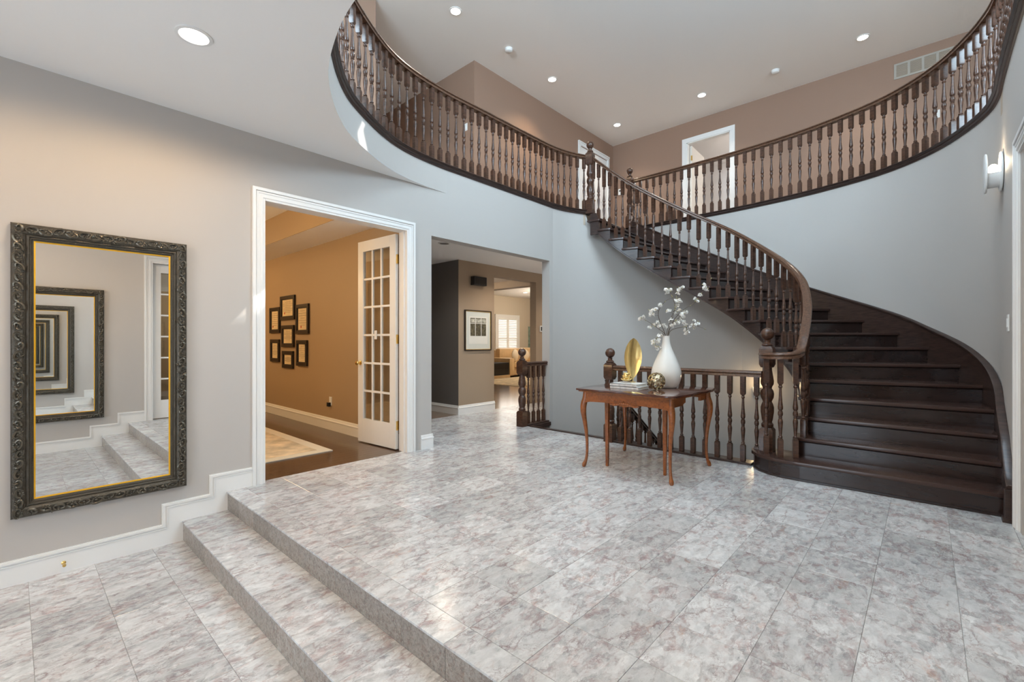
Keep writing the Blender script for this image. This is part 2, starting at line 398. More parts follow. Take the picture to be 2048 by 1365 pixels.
# ---- wall_right with its french doors and the opening by the stairs
b = MB()
for x0, x1, z0, z1 in ((-2.0, 1.42, ZL, CL), (1.42, 2.875, 2.39, CL), (2.875, 3.2, ZL, CL), (3.2, 4.3, 2.39, CL), (4.3, 4.4, -2.8, CL), (2.6, 4.4, CL, 3.2), (1.16, 4.3, ZL, -.03)):
    b.box(x0, x1, WR - .16, WR, z0, z1)
struct(b.obj('wall_right', 'paint'), 'greige side wall facing the mirror, with french doors and an opening', 'wall')
# ---- front wall behind the camera with glazed doors and a window above (openings left free)
b = MB()
for y0, y1, z0, z1 in ((WR - .16, .85, ZL, CU), (2.85, 5.4, ZL, CU), (.85, 2.85, 2.25, 3.55), (.5, .85, 3.5, 3.55), (.85, 2.85, 5.45, CU), (-2.2, WR - .16, 2.9, CU)):
    b.box(-2.14, -2.0, y0, y1, z0, z1)
struct(b.obj('wall_front', 'paint'), 'greige front wall with the glazed entrance', 'wall')
# glazed front doors and window frames
b = MB()
for y in (.85, 1.83, 2.79): b.box(-2.09, -2.04, y, y + .06, ZL, 2.25)
for z in (ZL, 2.19):
    for y in (.91, 1.89): b.box(-2.088, -2.042, y, y + .90, z, z + .06)
f1 = b.obj('door_4', 'white_trim'); struct(f1, 'white framed glazed front doors', 'door')
MB().box(-2.07, -2.06, .9, 2.8, ZL + .05, 2.2).obj('pane', 'pane_glass', f1)
b = MB()
for y in (.85, 1.82, 2.79): b.box(-2.09, -2.04, y, y + .06, 3.55, 5.45)
for z in (3.55, 5.39):
    for y in (.91, 1.88): b.box(-2.088, -2.042, y, y + .91, z, z + .06)
f2 = b.obj('window_1', 'white_trim'); struct(f2, 'tall white framed window over the front doors', 'window')
MB().box(-2.07, -2.06, .9, 2.8, 3.6, 5.4).obj('pane', 'pane_glass', f2)

# ---- entry ceiling: from the front wall to the curved fascia
v = []; f = []
cp = [p for p in ARCP if p[0] < 3.9 + .01]
for p in cp: v += [(p[0], p[1], CL), (-2.14, p[1], CL), (p[0], p[1], 3.0), (-2.14, p[1], 3.0)]
for i in range(len(cp) - 1): a = 4 * i; f += [(a, a + 1, a + 5, a + 4), (a + 2, a + 6, a + 7, a + 3)]
struct(MB().add(v, f).obj('ceiling', 'ceiling_paint'), 'white entry ceiling below the balcony', 'ceiling')
# ---- upper storey floor around the opening
b = MB(); v = []; f = []
for p in cp: v += [(p[0], p[1], ZF), (-2.14, p[1], ZF)]
for i in range(len(cp) - 1): a = 2 * i; f.append((a, a + 1, a + 3, a + 2))
n0 = len(v); op = [p for p in OUTP if p[0] > 4.55]
for p in op: v += [(p[0] + .05, p[1], ZF), (9.5, p[1], ZF)]
for i in range(len(op) - 1): a = n0 + 2 * i; f.append((a, a + 1, a + 3, a + 2))
b.add(v, f)
b.box(-2.14, 5.45, WL + .01, 5.45, 3.02, ZF); b.box(3.1, 5.1, 5.45, 9, 3.02, ZF)
b.prism([(5.45, WL + .01), (5.72, 4.095), (5.95, 4.015), (6.06, 3.955), (7.56, 4.06), (9.5, 4.05), (9.5, 5.45), (5.45, 5.45)], 3.02, ZF)
b.box(-2.14, 9.5, -2.2, WR - .01, 3.02, ZF)
struct(b.obj('floor_upper', 'bounce_floor'), 'upper landing floor around the open stair hall', 'floor')
# ---- upper storey walls and ceiling
struct(MB().box(4.985, 5.09, 5.352, 9, ZF, CU).obj('wall_corridor', 'brown_paint'), 'greige corridor wall behind the left balcony', 'wall')
struct(MB().box(4.986, 9.5, 5.35, 5.3519, 3.0, CU).box(5.09, 9.5, 5.351, 5.45, 3.0, CU).obj('wall_upper_back', 'brown_paint'), 'greige upper wall with a white door at the end of the landing', 'wall')
struct(MB().box(-2.14, 3.22, 5.35, 5.45, ZF, CU).box(3.12, 3.22, 5.45, 9, ZF, CU).box(3.12, 5.09, 9, 9.1, ZF, CU).obj('wall_upper_left', 'brown_paint'), 'greige upper wall past the left balcony', 'wall')
b = MB()
for y0, y1, z0, z1 in ((-2.2, 2.80, ZF, CU), (2.80, 3.64, ZF + 2.03, CU), (3.64, 5.45, ZF, CU)): b.box(9.35, 9.45, y0, y1, z0, z1)
struct(b.obj('wall_upper_far', 'brown_paint'), 'greige upper wall with an open doorway and air grille', 'wall')
f3 = MB().box(2.2, 5.2, -2.28, -2.22, 4.05, 4.12).box(2.2, 5.2, -2.28, -2.22, 5.43, 5.5).box(2.2, 2.27, -2.28, -2.22, 4.12, 5.43).box(5.13, 5.2, -2.28, -2.22, 4.12, 5.43).box(3.67, 3.73, -2.28, -2.22, 4.12, 5.43).obj('fill_window', 'white_trim')  # invented upstairs window, added only to carry the side fill light
struct(f3, 'white framed window added behind the right balcony as an opening for fill light', 'window')
MB().box(2.25, 5.15, -2.252, -2.248, 4.1, 5.45).obj('pane', 'pane_glass', f3)
struct(MB().box(-2.14, 2.2, -2.3, -2.2, 2.9, CU).box(5.2, 9.5, -2.3, -2.2, 2.9, CU).box(2.2, 5.2, -2.3, -2.2, 2.9, 4.05).box(2.2, 5.2, -2.3, -2.2, 5.5, CU).obj('wall_upper_right', 'paint'), 'greige upper wall behind the right balcony', 'wall')
b = MB()
for x0, x1, y0, y1 in ((-2.14, 9.5, 3.13, 9.1), (-2.14, 3.46, 2.5, 3.13), (3.69, 9.5, 2.5, 3.13), (3.46, 3.69, 2.5, 2.79), (3.52, 3.69, 2.89, 3.13), (3.46, 3.52, 3.02, 3.13), (-2.14, 9.5, -2.3, .55), (-2.14, 2.1, .55, 2.5), (4.5, 9.5, .55, 2.5)): b.box(x0, x1, y0, y1, CU, CU + .02)  # gap left between these is an invented slot shaping the sun patch
for x0, x1, y0, y1 in ((2.0, 2.1, .45, 2.53), (4.5, 4.6, .45, 2.53), (2.1, 4.5, .45, .55), (2.1, 4.5, 2.5, 2.53)): b.box(x0, x1, y0, y1, CU + .02, 6.15)
b.box(2.0, 4.6, .45, 2.53, 6.15, 6.2)  # opaque lid added to keep direct sun out of the skylight well
struct(b.obj('ceiling_upper', 'ceiling_paint'), 'white upper ceiling with a skylight well and slim slot added for the sun patch over the stair hall', 'ceiling')
# bedroom seen through the upper doorway
b = MB().box(12.0, 12.1, 1.0, 5.5, ZF, CU).box(9.45, 12.1, 4.6, 4.7, ZF, CU).box(9.45, 12.1, 1.0, 1.1, ZF, CU).box(9.45, 12.1, 1, 4.7, ZF - .1, ZF)
struct(b.obj('wall_bedroom', 'ceiling_paint'), 'pale walls of the bedroom seen through the upper doorway', 'wall')
b = MB().add([(9.46, 1, 5.66), (12, 1, 5.66), (12, 4.65, 5.66), (9.46, 4.65, 5.66), (9.46, 1, 5.7), (12, 1, 5.7), (12, 4.65, 5.7), (9.46, 4.65, 5.7)], [(0, 1, 2, 3), (4, 5, 6, 7), (0, 1, 5, 4), (2, 3, 7, 6)])
struct(b.obj('ceiling_bedroom', 'ceiling_paint'), 'white bedroom ceiling seen through the upper doorway', 'ceiling')

# ---- floors: grout beds and marble tiles
T = .3050; TX0, TY0 = 3.119, .193
slab = MB().box(XS2 + .004, 4.905, WR - .16, WL + .075, -.2, -.0035).box(3.06, 7.6, WL + .075, 5.62, -.2, -.0035)
floor = struct(slab.obj('floor', 'grout'), 'grey and mauve marble tile floor of the stair hall', 'floor')
low = MB().box(-2.14, XS1 + .01, WR - .16, WL + .02, ZL - .1, ZL - .0035)
floor_low = struct(low.obj('floor_entry', 'grout'), 'lower marble tile floor of the entry below the mirror', 'floor')
tiles = {}
def tile_mesh(w, d, m='marble'):
    k = (round(w, 3), round(d, 3), m)
    if k not in tiles:
        g = .0007; e = .0012; x, y = w / 2 - g, d / 2 - g
        v = [(sx * x, sy * y, -.01) for sx, sy in ((-1, -1), (1, -1), (1, 1), (-1, 1))] + [(sx * x, sy * y, -e * .7) for sx, sy in ((-1, -1), (1, -1), (1, 1), (-1, 1))] + \
            [(sx * (x - e), sy * (y - e), 0) for sx, sy in ((-1, -1), (1, -1), (1, 1), (-1, 1))]
        f = [(8, 9, 10, 11)] + [(i, (i + 1) % 4, 4 + (i + 1) % 4, 4 + i) for i in range(4)] + [(4 + i, 4 + (i + 1) % 4, 8 + (i + 1) % 4, 8 + i) for i in range(4)]
        tiles[k] = MB().add(v, f).mesh('tile', m)
    return tiles[k]
def cuts(a, c, o):
    k = math.ceil((a - o) / T - 1e-6); out = [a]
    while o + k * T < c - 1e-4:
        if o + k * T > a + .012: out.append(o + k * T)
        k += 1
    if c - out[-1] < .012: out.pop()
    return out + [c]
def lay(parent, x0, x1, y0, y1, z, skip=None, far=None):
    rest = MB()
    for xa, xb in zip(cuts(x0, x1, TX0), cuts(x0, x1, TX0)[1:]):
        for ya, yb in zip(cuts(y0, y1, TY0), cuts(y0, y1, TY0)[1:]):
            cx, cy = (xa + xb) / 2, (ya + yb) / 2
            if skip and skip(cx, cy): continue
            if far and far(cx, cy):
                rest.box(xa + .001, xb - .001, ya + .001, yb - .001, z - .01, z); continue
            o = place('tile', tile_mesh(xb - xa, yb - ya), parent, (cx, cy, z))
    if rest.v:
        o = rest.obj('tile_field', 'marble', parent); o['kind'] = 'stuff'
lay(floor, XS2 - .012, 4.905, WR - .15, WL + .075, 0, skip=lambda x, y: (x > 4.75 and y < .9) or (y > WL and x < 1.42), far=lambda x, y: y < WR + .02 and x < 4.3)
lay(floor, 3.06, 7.6, WL + .075, 5.62, 0, far=lambda x, y: x > 6.0)
lay(floor_low, -2.14, XS1, WR, WL, ZL, far=lambda x, y: x < -.4 or y < 1.2)
# entry step between the two levels: tread slabs and riser slabs
st = struct(MB().box(XS1 + .006, XS2 + .02, WR, WL, ZL - .1, ZM - .0035).obj('entry_step', 'grout'), 'single marble step between the entry and the stair hall', 'step')
for ya, yb in zip(cuts(WR, WL, TY0), cuts(WR, WL, TY0)[1:]):
    place('tread_tile', tile_mesh(XS2 - XS1 + .012, yb - ya), st, ((XS1 - .012 + XS2) / 2, (ya + yb) / 2, ZM))
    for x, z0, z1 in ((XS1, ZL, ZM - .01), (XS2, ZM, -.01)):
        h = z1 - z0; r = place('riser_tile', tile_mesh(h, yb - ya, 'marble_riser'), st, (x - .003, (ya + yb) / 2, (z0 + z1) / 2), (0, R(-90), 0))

# ---- baseboards (profile: height, thickness steps)
def base_seg(b, p0, p1, z, h=.155, side=1):
    """straight baseboard run; wall to the right of travel when side=-1"""
    prof = [(0, 0), (.016 * side, 0), (.016 * side, h * .66), (.022 * side, h * .70), (.022 * side, h * .76), (.012 * side, h * .84), (.012 * side, h * .9), (.006 * side, h), (0, h)]
    b.sweep([(p0[0], p0[1], z), (p1[0], p1[1], z)], prof)
bb = MB()
def stepped(b, y, s):
    """stepped baseboard along an x-running wall; s=-1: board grows toward -y"""
    def poly(inset, t0, t1):
        i = inset
        pts = [(-2.0, ZL), (XS1, ZL), (XS1, ZM), (XS2, ZM), (XS2, 0), (1.338, 0), (1.338, .156 - i), (1.034 + i, .156 - i), (1.034 + i, .010 - i), (.736 + i, .010 - i), (.736 + i, -.141 - i), (-2.0, -.141 - i)]
        b.prism_axis(pts, y + s * t0, y + s * t1, 'y')
    def line(i): return [(-2.0, -.141 - i), (.736 + i, -.141 - i), (.736 + i, .010 - i), (1.034 + i, .010 - i), (1.034 + i, .156 - i), (1.338, .156 - i)]
    poly(.0, 0, .013)
    for a, c, t0, t1 in ((.005, .019, .0125, .021), (.030, .036, .0125, .0175)):
        b.prism_axis(line(a) + line(c)[::-1], y + s * t0, y + s * t1, 'y')
stepped(bb, WL, -1)
struct(bb.obj('baseboard_left', 'white_trim'), 'white baseboard stepping up beside the marble step under the mirror', 'baseboard')
bb = MB(); stepped(bb, WR, 1)
struct(bb.obj('baseboard_right', 'white_trim'), 'white stepped baseboard across from the mirror', 'baseboard')
bb = MB(); base_seg(bb, (3.04, WL), (3.205, WL), 0); base_seg(bb, (3.19, WL - .016), (3.19, WL + .14), 0)
struct(bb.obj('baseboard_pier', 'white_trim'), 'short white baseboard on the pier between study door and hall opening', 'baseboard')
bb = MB(); base_seg(bb, (4.87, 5.6), (5.70, 5.6), 0, .15); base_seg(bb, (4.87, 9), (4.87, 5.585), 0, .15)
base_seg(bb, (5.70, 5.6), (5.70, 5.75), 0, .15)
struct(bb.obj('baseboard_hall', 'white_trim'), 'white baseboard round the hall corner', 'baseboard')
bb = MB(); base_seg(bb, (2.905, 9.3), (2.905, 4.3), 0, .16)
struct(bb.obj('baseboard_study', 'white_trim'), 'cream lit baseboard along the tan study wall', 'baseboard')

# ---- door casings
def casing(name, x0, x1, zt, y, s, z0, label, w=.085, depth=.14):
    """mitred casing on an x-running wall at y growing along s, plus the jamb lining"""
    b = MB()
    for i, (o, ww, t1) in enumerate(((0, w, .014), (.0, .026, .026), (.030, .016, .019), (w - .022, .016, .018))):
        e = .0004 * i
        xo0, xo1, zo = x0 - w + o + e, x1 + w - o - e, zt + w - o - e; xi0, xi1, zi = xo0 + ww, xo1 - ww, zo - ww
        b.prism_axis([(xo0, z0), (xi0, z0), (xi0, zi), (xi1, zi), (xi1, z0), (xo1, z0), (xo1, zo), (xo0, zo)], y - s * e, y + s * t1, 'y')
    for xa, sg in ((x0, 1), (x1, -1)):
        b.box(xa - sg * .002, xa + sg * .016, y - s * (depth), y + s * .012, z0, zt)
        b.box(xa + sg * .012, xa + sg * .028, y - s * (depth * .55), y - s * (depth * .25), z0, zt - .012)
    b.box(x0 + .017, x1 - .017, y - s * (depth - .001), y + s * .011, zt - .016, zt + .0025)
    return struct(b.obj(name, 'white_trim', bevel=.0015), label, 'door casing')
casing('trim_1', 1.423, 2.872, 2.40, WL, -1, 0, 'white casing round the study doorway beside the mirror wall')
casing('trim_2', 1.423, 2.872, 2.40, WR, 1, 0, 'white casing of the french doors across from the mirror', depth=.16)
casing('trim_3', 3.3, 4.275, 2.40, WR, 1, 0, 'white casing and jamb at the foot of the stairs', depth=.16)

# ---- study behind the left wall
st_ = MB().box(2.905, 3.06, WL + .14, 9.4, -.1, 2.95).box(-.6, 3.06, 9.3, 9.4, -.1, 2.95).box(-.7, -.6, WL + .14, 9.4, -.1, 2.95)
struct(st_.obj('wall_study', 'tan_paint'), 'tan study wall where the framed certificates hang', 'wall')
c = MB()
c.box(2.42, 2.905, WL + .14, 9.3, 2.55, 2.6); c.box(-.6, 2.42, WL + .14, 4.75, 2.55, 2.6); c.box(-.6, .0, 4.75, 9.3, 2.55, 2.6); c.box(0, 2.42, 8.8, 9.3, 2.55, 2.6)
c.box(-.6, 2.905, WL + .14, 9.3, 2.90, 2.95)
cs = struct(c.obj('ceiling_study', 'ceiling_paint'), 'white study ceiling with a recessed tray', 'ceiling')
MB().box(2.412, 2.43, 4.742, 8.81, 2.551, 2.899).box(-.01, 2.41, 4.742, 4.76, 2.551, 2.899).box(-.01, .008, 4.77, 8.79, 2.551, 2.899).box(-.01, 2.41, 8.792, 8.81, 2.551, 2.899).obj('tray_side', 'tan_paint', cs)
fs = struct(MB().box(-.6, 2.905, WL + .075, 9.3, -.1, -.002).obj('floor_study', 'parquet'), 'dark parquet floor of the study', 'floor')
pk = {}
for j in range(34):
    y0 = WL + .075 + j * .09
    x = -.6 + (.31 * (j % 3))
    xs = [-.6] + [q for q in [(-.6 + .31 * (j % 3) + .93 * k) for k in range(1, 5)] if -.5 < q < 2.8] + [2.905]
    for xa, xb in zip(xs, xs[1:]):
        if xb < .4: continue
        k = round(xb - xa, 3)
        if k not in pk: pk[k] = MB().box(-k / 2 + .0008, k / 2 - .0008, -.0442, .0442, -.006, .0).mesh('plank', 'parquet')
        place('plank', pk[k], fs, ((xa + xb) / 2, y0 + .045, 0))
point('study_lamp_light_a', (.9, 8.6, 2.35), 75, (1.0, .70, .36), .15); point('study_lamp_light_b', (.9, 5.3, 2.3), 45, (1.0, .70, .36), .15)

# ---- hall behind the opening, with slate side, and the living room beyond
struct(MB().box(4.868, 4.97, 5.6005, 9.3, -.1, 2.6).obj('wall_slate', 'slate_paint'), 'dark slate painted hall wall at the corner', 'wall')
b = MB().box(4.8675, 5.69, 5.598, 5.6, -.1, 2.6)
for x0, x1, z0, z1 in ((4.971, 5.69, -.1, 2.6), (5.69, 6.85, 2.34, 2.7), (6.85, 9.0, -.1, 2.7)): b.box(x0, x1, 5.60, 5.75, z0, z1)
struct(b.obj('wall_hall', 'hall_paint'), 'brown hall wall with the framed print and living room opening', 'wall')
struct(MB().box(3.06, 9.1, WL + .14, 5.6, 2.52, 2.6).box(3.06, 4.87, 5.6, 9.3, 2.52, 2.6).box(3.06, 4.87, 9.3, 9.4, -.1, 2.6).box(9.0, 9.1, WL, 5.75, -.1, 2.6).box(5.45, 9.1, WL + .10, WL + .14, -.1, 2.6).obj('ceiling_hall', 'ceiling_paint'), 'white hall ceiling past the opening', 'ceiling')
struct(MB().box(3.06, 4.87, 5.62, 9.3, -.1, 0).box(4.97, 18, 5.62, 12, -.1, 0).obj('floor_living', 'hall_wood'), 'glossy brown wood floor running into the living room', 'floor')
b = MB().box(4.97, 18, 11.6, 11.7, -.1, 3).box(17.9, 18, 5.75, 11.6, -.1, 3).box(9.0, 18, 5.6, 5.75, -.1, 3).box(4.97, 5.0, 9.3, 11.7, -.1, 3)
struct(b.obj('wall_living', 'cream_paint'), 'cream living room wall with the shuttered window', 'wall')
b = MB().box(4.97, 8.0, 5.75, 11.6, 2.62, 2.7).box(8.0, 18, 5.75, 11.6, 2.87, 2.95)
struct(b.obj('ceiling_living', 'ceiling_paint'), 'white living room ceiling', 'ceiling')
struct(MB().box(7.9, 8.15, 5.75, 11.6, 2.46, 2.9).obj('beam', 'hall_paint'), 'brown dropped beam at the living room entrance', 'beam')
spot('hall_fill', (4.0, 4.9, 2.5), 45, SOFT, 160); spot('hall_light_a', (5.6, 4.9, 2.5), 60, SOFT, 140); spot('hall_light_b', (7.6, 4.9, 2.5), 60, SOFT, 140)  # first spot is fill added for the slate wall; no lit fixture there
point('living_light', (12.0, 9.0, 2.5), 120, (1, .88, .72), .3)
point('passage_light', (6.6, 8.0, 2.45), 50, (1, .86, .68), .2)
# ---- room across the hall, seen only in the mirror and past the right-hand jamb
b = MB().box(-.6, 4.9, -4.1, -4.0, -.1, 2.7).box(-.7, -.6, -4.1, WR - .16, -.1, 2.7).box(4.9, 5.0, -4.1, WR - .16, -.1, 2.7).box(-.7, 5, -4.1, WR - .16, 2.65, 2.7)
struct(b.obj('wall_dining', 'cream_paint'), 'cream walls of the room behind the right-hand opening', 'wall')
struct(MB().box(-.7, 5, -4.1, WR - .01, -.1, -.001).obj('floor_dining', 'parquet'), 'dark wood floor of the room behind the right-hand opening', 'floor')
point('dining_light', (2.5, -2.4, 2.3), 26, (1, .85, .65), .2)
# ---- basement stairwell floor
struct(MB().box(4.9, 7.6, -.4, 4.2, -2.9, -2.8).box(4.86, 4.905, WR, WL, -2.8, -.02).obj('floor_basement', 'hall_paint'), 'basement floor at the bottom of the stairwell', 'floor')

# ================================================================ staircase
def baluster_mesh(h, a=.0215, bot=.165, turn=.485):
    """square foot block, turned middle, square head block that takes up the rest"""
    k = ('bal', round(h, 3), a)
    if k in tiles: return tiles[k]
    b = MB(); rt = math.sqrt(2)
    def block(z0, z1, c0, c1):
        q = [(a * .72 * rt if c0 else a * rt, z0), (a * rt, z0 + (.014 if c0 else 0)), (a * rt, z1 - (.014 if c1 else 0)), (a * .72 * rt if c1 else a * rt, z1)]
        b.lathe(q, 4, phase=math.pi / 4)
    block(0, bot, False, True); block(bot + turn, h, True, False)
    P = [(0, .62), (.012, .58), (.02, .82), (.032, .86), (.042, .62), (.055, .52), (.16, .70), (.27, .92), (.31, .96), (.345, .80), (.37, .60), (.385, .78), (.40, .62),
         (.43, .92), (.46, .98), (.49, .86), (.515, .60), (.53, .84), (.55, .98), (.585, .98), (.64, .82), (.74, .62), (.86, .50), (.92, .46), (.935, .72), (.955, .80), (.968, .58), (1, .66)]
    b.lathe([(a * r, bot - .002 + (turn + .004) * z) for z, r in P], 12)
    tiles[k] = b.mesh('baluster', 'baluster_wood', smooth=35); return tiles[k]
def newel_mesh(h, a=.056, base=.22):
    k = ('newel', round(h, 3), round(base, 3))
    if k in tiles: return tiles[k]
    b = MB(); rt = math.sqrt(2)
    ub0, ub1 = h - .375, h - .175                       # upper block
    b.lathe([(a * rt, 0), (a * rt, base - .022), (a * .74 * rt, base)], 4, phase=math.pi / 4)
    b.lathe([(a * .78 * rt, ub0), (a * rt, ub0 + .03), (a * rt, ub1 - .026), (a * .70 * rt, ub1)], 4, phase=math.pi / 4)
    t = ub0 - base
    P = [(0, .74), (.02, .88), (.06, .90), (.08, .72), (.10, .68), (.13, .80), (.26, .98), (.34, .98), (.40, .80), (.43, .66), (.45, .72), (.50, .94), (.555, 1.0), (.61, .90), (.65, .66), (.68, .74),
         (.72, .94), (.77, .98), (.86, .84), (.95, .70), (1, .70)]
    b.lathe([(a * r, base - .002 + (t + .004) * z) for z, r in P], 16)
    n0 = ub1 - .002
    b.lathe([(a * .70, n0), (a * .86, n0 + .012), (a * .80, n0 + .024), (a * .50, n0 + .034), (a * .46, n0 + .05), (a * .55, n0 + .062)], 16)
    b.sphere((0, 0, h - .058), .058, 18, 12)
    tiles[k] = b.mesh('newel', 'baluster_wood', smooth=35); return tiles[k]
RAIL = [(-.034, -.026), (-.034, -.006), (-.027, .002), (-.039, .010), (-.036, .024), (-.018, .034), (.018, .034), (.036, .024), (.039, .010), (.027, .002), (.034, -.006), (.034, -.026)]

stairs = thing('staircase', 'dark stained wooden staircase curving up the greige wall', 'staircase', (4.55, .3, 0))
def loc(b):    # meshes below are written in world space: shift them into the staircase's own frame
    b.v = [(x - 4.55, y - .3, z) for x, y, z in b.v]; return b
def unit(s): return (OU(s) - IN(s)).normalized()
def fwd(s): n = unit(s); return Vector((-n.y, n.x))
nose1 = [(4.52, -.405), (4.522, .30), (4.515, .80), (4.525, .95), (4.56, 1.06), (4.63, 1.155), (4.73, 1.225), (4.84, 1.25), (4.93, 1.23), (4.965, 1.15)]
def inset_poly(pts, d):
    q = offset(pts, d); return [tuple(p) for p in q]
for k in range(1, 20):
    z = k * RISE
    if k == 1:
        poly = nose1 + [(4.965, .90), tuple(OU(2.15))]
    else:
        poly = [tuple(IN(k + q / 4)) for q in range(0, 5)] + [tuple(IN(k + 1) + fwd(k + 1) * .035), tuple(OU(k + 1) + fwd(k + 1) * .035)] + [tuple(OU(k + 1 - q / 3)) for q in range(0, 4)]
    loc(MB().prism(poly, z - .030, z)).obj('tread', 'tread_wood_lit', stairs, bevel=.006, smooth=30)
for k in range(1, 21):
    z0, z1 = (k - 1) * RISE, k * RISE - .030
    if k == 1:
        face = inset_poly(nose1, .026); b = ribbon(face, 0, z1, .02, 1)
        b.sweep([(p[0], p[1], 0) for p in face], [(-.0, 0), (-.012, 0), (-.012, .012), (0, .022)])
    else:
        a = IN(k) + unit(k) * (.035 if k < 20 else .15) + fwd(k) * .028; c = OU(k) + fwd(k) * .028
        b = ribbon([a, c], z0 - .02, z1, .02, -1)
        b.sweep([(a.x, a.y, z1), (c.x, c.y, z1)], [(0, 0), (.010, 0), (0, -.014)])
    loc(b).obj('riser', 'riser_wood_shaded', stairs)
# open (inner) stringer with stepped top
b = MB()
for k in range(2, 19):
    pts = []; zb = []; zt = []
    for q in range(0, 5):
        s = min(20, k + .12 + q / 4); pts.append(IN(s) + unit(s) * .03); zb.append(max(0.0, s * RISE - .262)); zt.append(k * RISE - .03)
    bb = ribbon(pts, zb, zt, .035, 1); b.add(bb.v, bb.f)
pts = []; zb = []
for s in (19.12, 19.4, 19.7, 19.95): pts.append(IN(s) + unit(s) * .031); zb.append(19.2 * RISE - .262)
bb = ribbon(pts, zb, [19 * RISE - .03, 20 * RISE - .06, 20 * RISE - .06, 20 * RISE - .06], .035, 1); b.add(bb.v, bb.f)
loc(b).obj('stringer', 'dark_wood', stairs, smooth=40)
# moulded lower edge of the stringer
mp = []
for q in range(26, 192): s = q / 10; p = IN(s) + unit(s) * .03; mp.append((p.x, p.y, max(.0, s * RISE - .262)))
loc(MB().sweep(mp, [(.036, -.004), (-.008, -.004), (-.008, .012), (0, .018), (.036, .018)])).obj('stringer_moulding', 'dark_wood', stairs, smooth=40)
# wall string (outer skirt) with cap moulding
def skirt_top(s): return s * RISE + .165 if s > 2 else .205 + (s - .86) / 1.14 * (2 * RISE + .165 - .205)
sp = [Vector((4.45, -.405)), Vector((4.50, -.405))] + [OU(1 + q / 4) for q in range(0, 77)]
ss = [.86, .95] + [1 + q / 4 for q in range(0, 77)]
loc(ribbon(sp, [max(0, s * RISE - .30) for s in ss], [skirt_top(s) for s in ss], .034, 1)).obj('wall_string', 'dark_wood', stairs, smooth=40)
loc(MB().sweep([(p.x, p.y, skirt_top(s)) for p, s in zip(sp, ss)], [(.036, 0), (-.006, 0), (-.010, .010), (-.010, .026), (.0, .034), (.036, .034)])).obj('wall_string_cap', 'dark_wood', stairs, smooth=40)
loc(MB().box(4.415, 4.475, -.438, -.385, 0, .215).box(4.405, 4.475, -.438, -.375, 0, .03)).obj('plinth', 'dark_wood', stairs, bevel=.003)
# plastered underside
v = []; f = []
for q in range(17, 202):
    s = q / 10; a = IN(s) + unit(s) * .04; c = OU(s) + unit(s) * .05; z = max(.01, s * RISE - .255); v += [(a.x, a.y, z), (c.x, c.y, z), (a.x, a.y, z + .02), (c.x, c.y, z + .02)]
for i in range(201 - 17): a = 4 * i; f += [(a, a + 1, a + 5, a + 4), (a + 2, a + 6, a + 7, a + 3)]
loc(MB().add(v, f)).obj('soffit', 'paint', stairs, smooth=60)

# ---- stair railing
sr = thing('stair_railing', 'dark turned wooden railing with lighter handrail along the open side of the stairs', 'railing', (4.83, 1.165, 0))
def relto(o, b): b.v = [(x - o.location.x, y - o.location.y, z - o.location.z) for x, y, z in b.v]; return b
def put(parent, name, me, x, y, z, rz=0.): return place(name, me, parent, (x - parent.location.x, y - parent.location.y, z - parent.location.z), (0, 0, rz))
def rz_(s): return s * RISE + .842
hp = [(4.755, 1.135, 1.062), (4.685, 1.095, 1.062), (4.640, 1.02, 1.062), (4.640, .935, 1.064), (4.70, .865, 1.072), (4.78, .835, 1.10)]
hp = [tuple(p) for p in crom(hp, n=5)]
for q in range(22, 200, 2):
    s = q / 10; p = IN(s) + unit(s) * .075; hp.append((p.x, p.y, rz_(s)))
hp.append((6.085, 3.86, rz_(20)))
relto(sr, MB().sweep(hp, RAIL)).obj('handrail', 'rail_wood', sr, smooth=50)
for k in range(2, 20):
    for d in (.27, .77):
        s = k + d; p = IN(s) + unit(s) * .075; h = rz_(s) - .02 - k * RISE
        t = fwd(s); put(sr, 'baluster', baluster_mesh(h), p.x, p.y, k * RISE, math.atan2(t.y, t.x))
for x, y in ((4.69, 1.09), (4.642, .965), (4.715, .862)): put(sr, 'baluster', baluster_mesh(1.045 - RISE), x, y, RISE, R(20))
put(sr, 'newel', newel_mesh(1.325, .058, .38), 4.835, 1.115, 0)
put(sr, 'newel', newel_mesh(1.085 + .05), 6.09, 3.885, ZF - .05, R(8))

# ---- balcony railings round the oval opening
i0 = min(range(len(ARCP)), key=lambda i: (ARCP[i] - Vector((1.15, 1.845))).length)
left = ARCP[:i0 + 1]
right = ARCP[i0:] + [p for p in OUTP if p[0] > 4.65]
TRIM = [(.10, -.052), (-.012, -.052), (-.018, -.034), (-.030, -.030), (-.032, -.016), (-.044, -.013), (-.050, -.002), (-.044, .008), (.10, .008)]
def balcony(path, label, newel_end):
    t = thing('balcony_railing', label, 'railing', (path[0][0], path[0][1], ZF), group='balcony railings of the stair hall')
    relto(t, MB().sweep([(p[0], p[1], ZF) for p in path], TRIM)).obj('edge_trim', 'dark_wood', t, smooth=50)
    mid = offset(path, .012)
    relto(t, MB().sweep([(p[0], p[1], ZF + .846) for p in mid], RAIL)).obj('handrail', 'rail_wood', t, smooth=50)
    for p, d in along(mid, .1245, .11 if newel_end == 0 else 0, .16 if newel_end == 1 else .0):
        put(t, 'baluster', baluster_mesh(.825), p.x, p.y, ZF + .004, math.atan2(d.y, d.x))
    return t
bl = balcony(left, 'curved dark wooden balcony railing above the study doorway', 0)
br = balcony(right, 'curved dark wooden balcony railing above the blue lit stair wall', 1)
put(br, 'newel', newel_mesh(1.085), 7.50, 3.95, ZF)

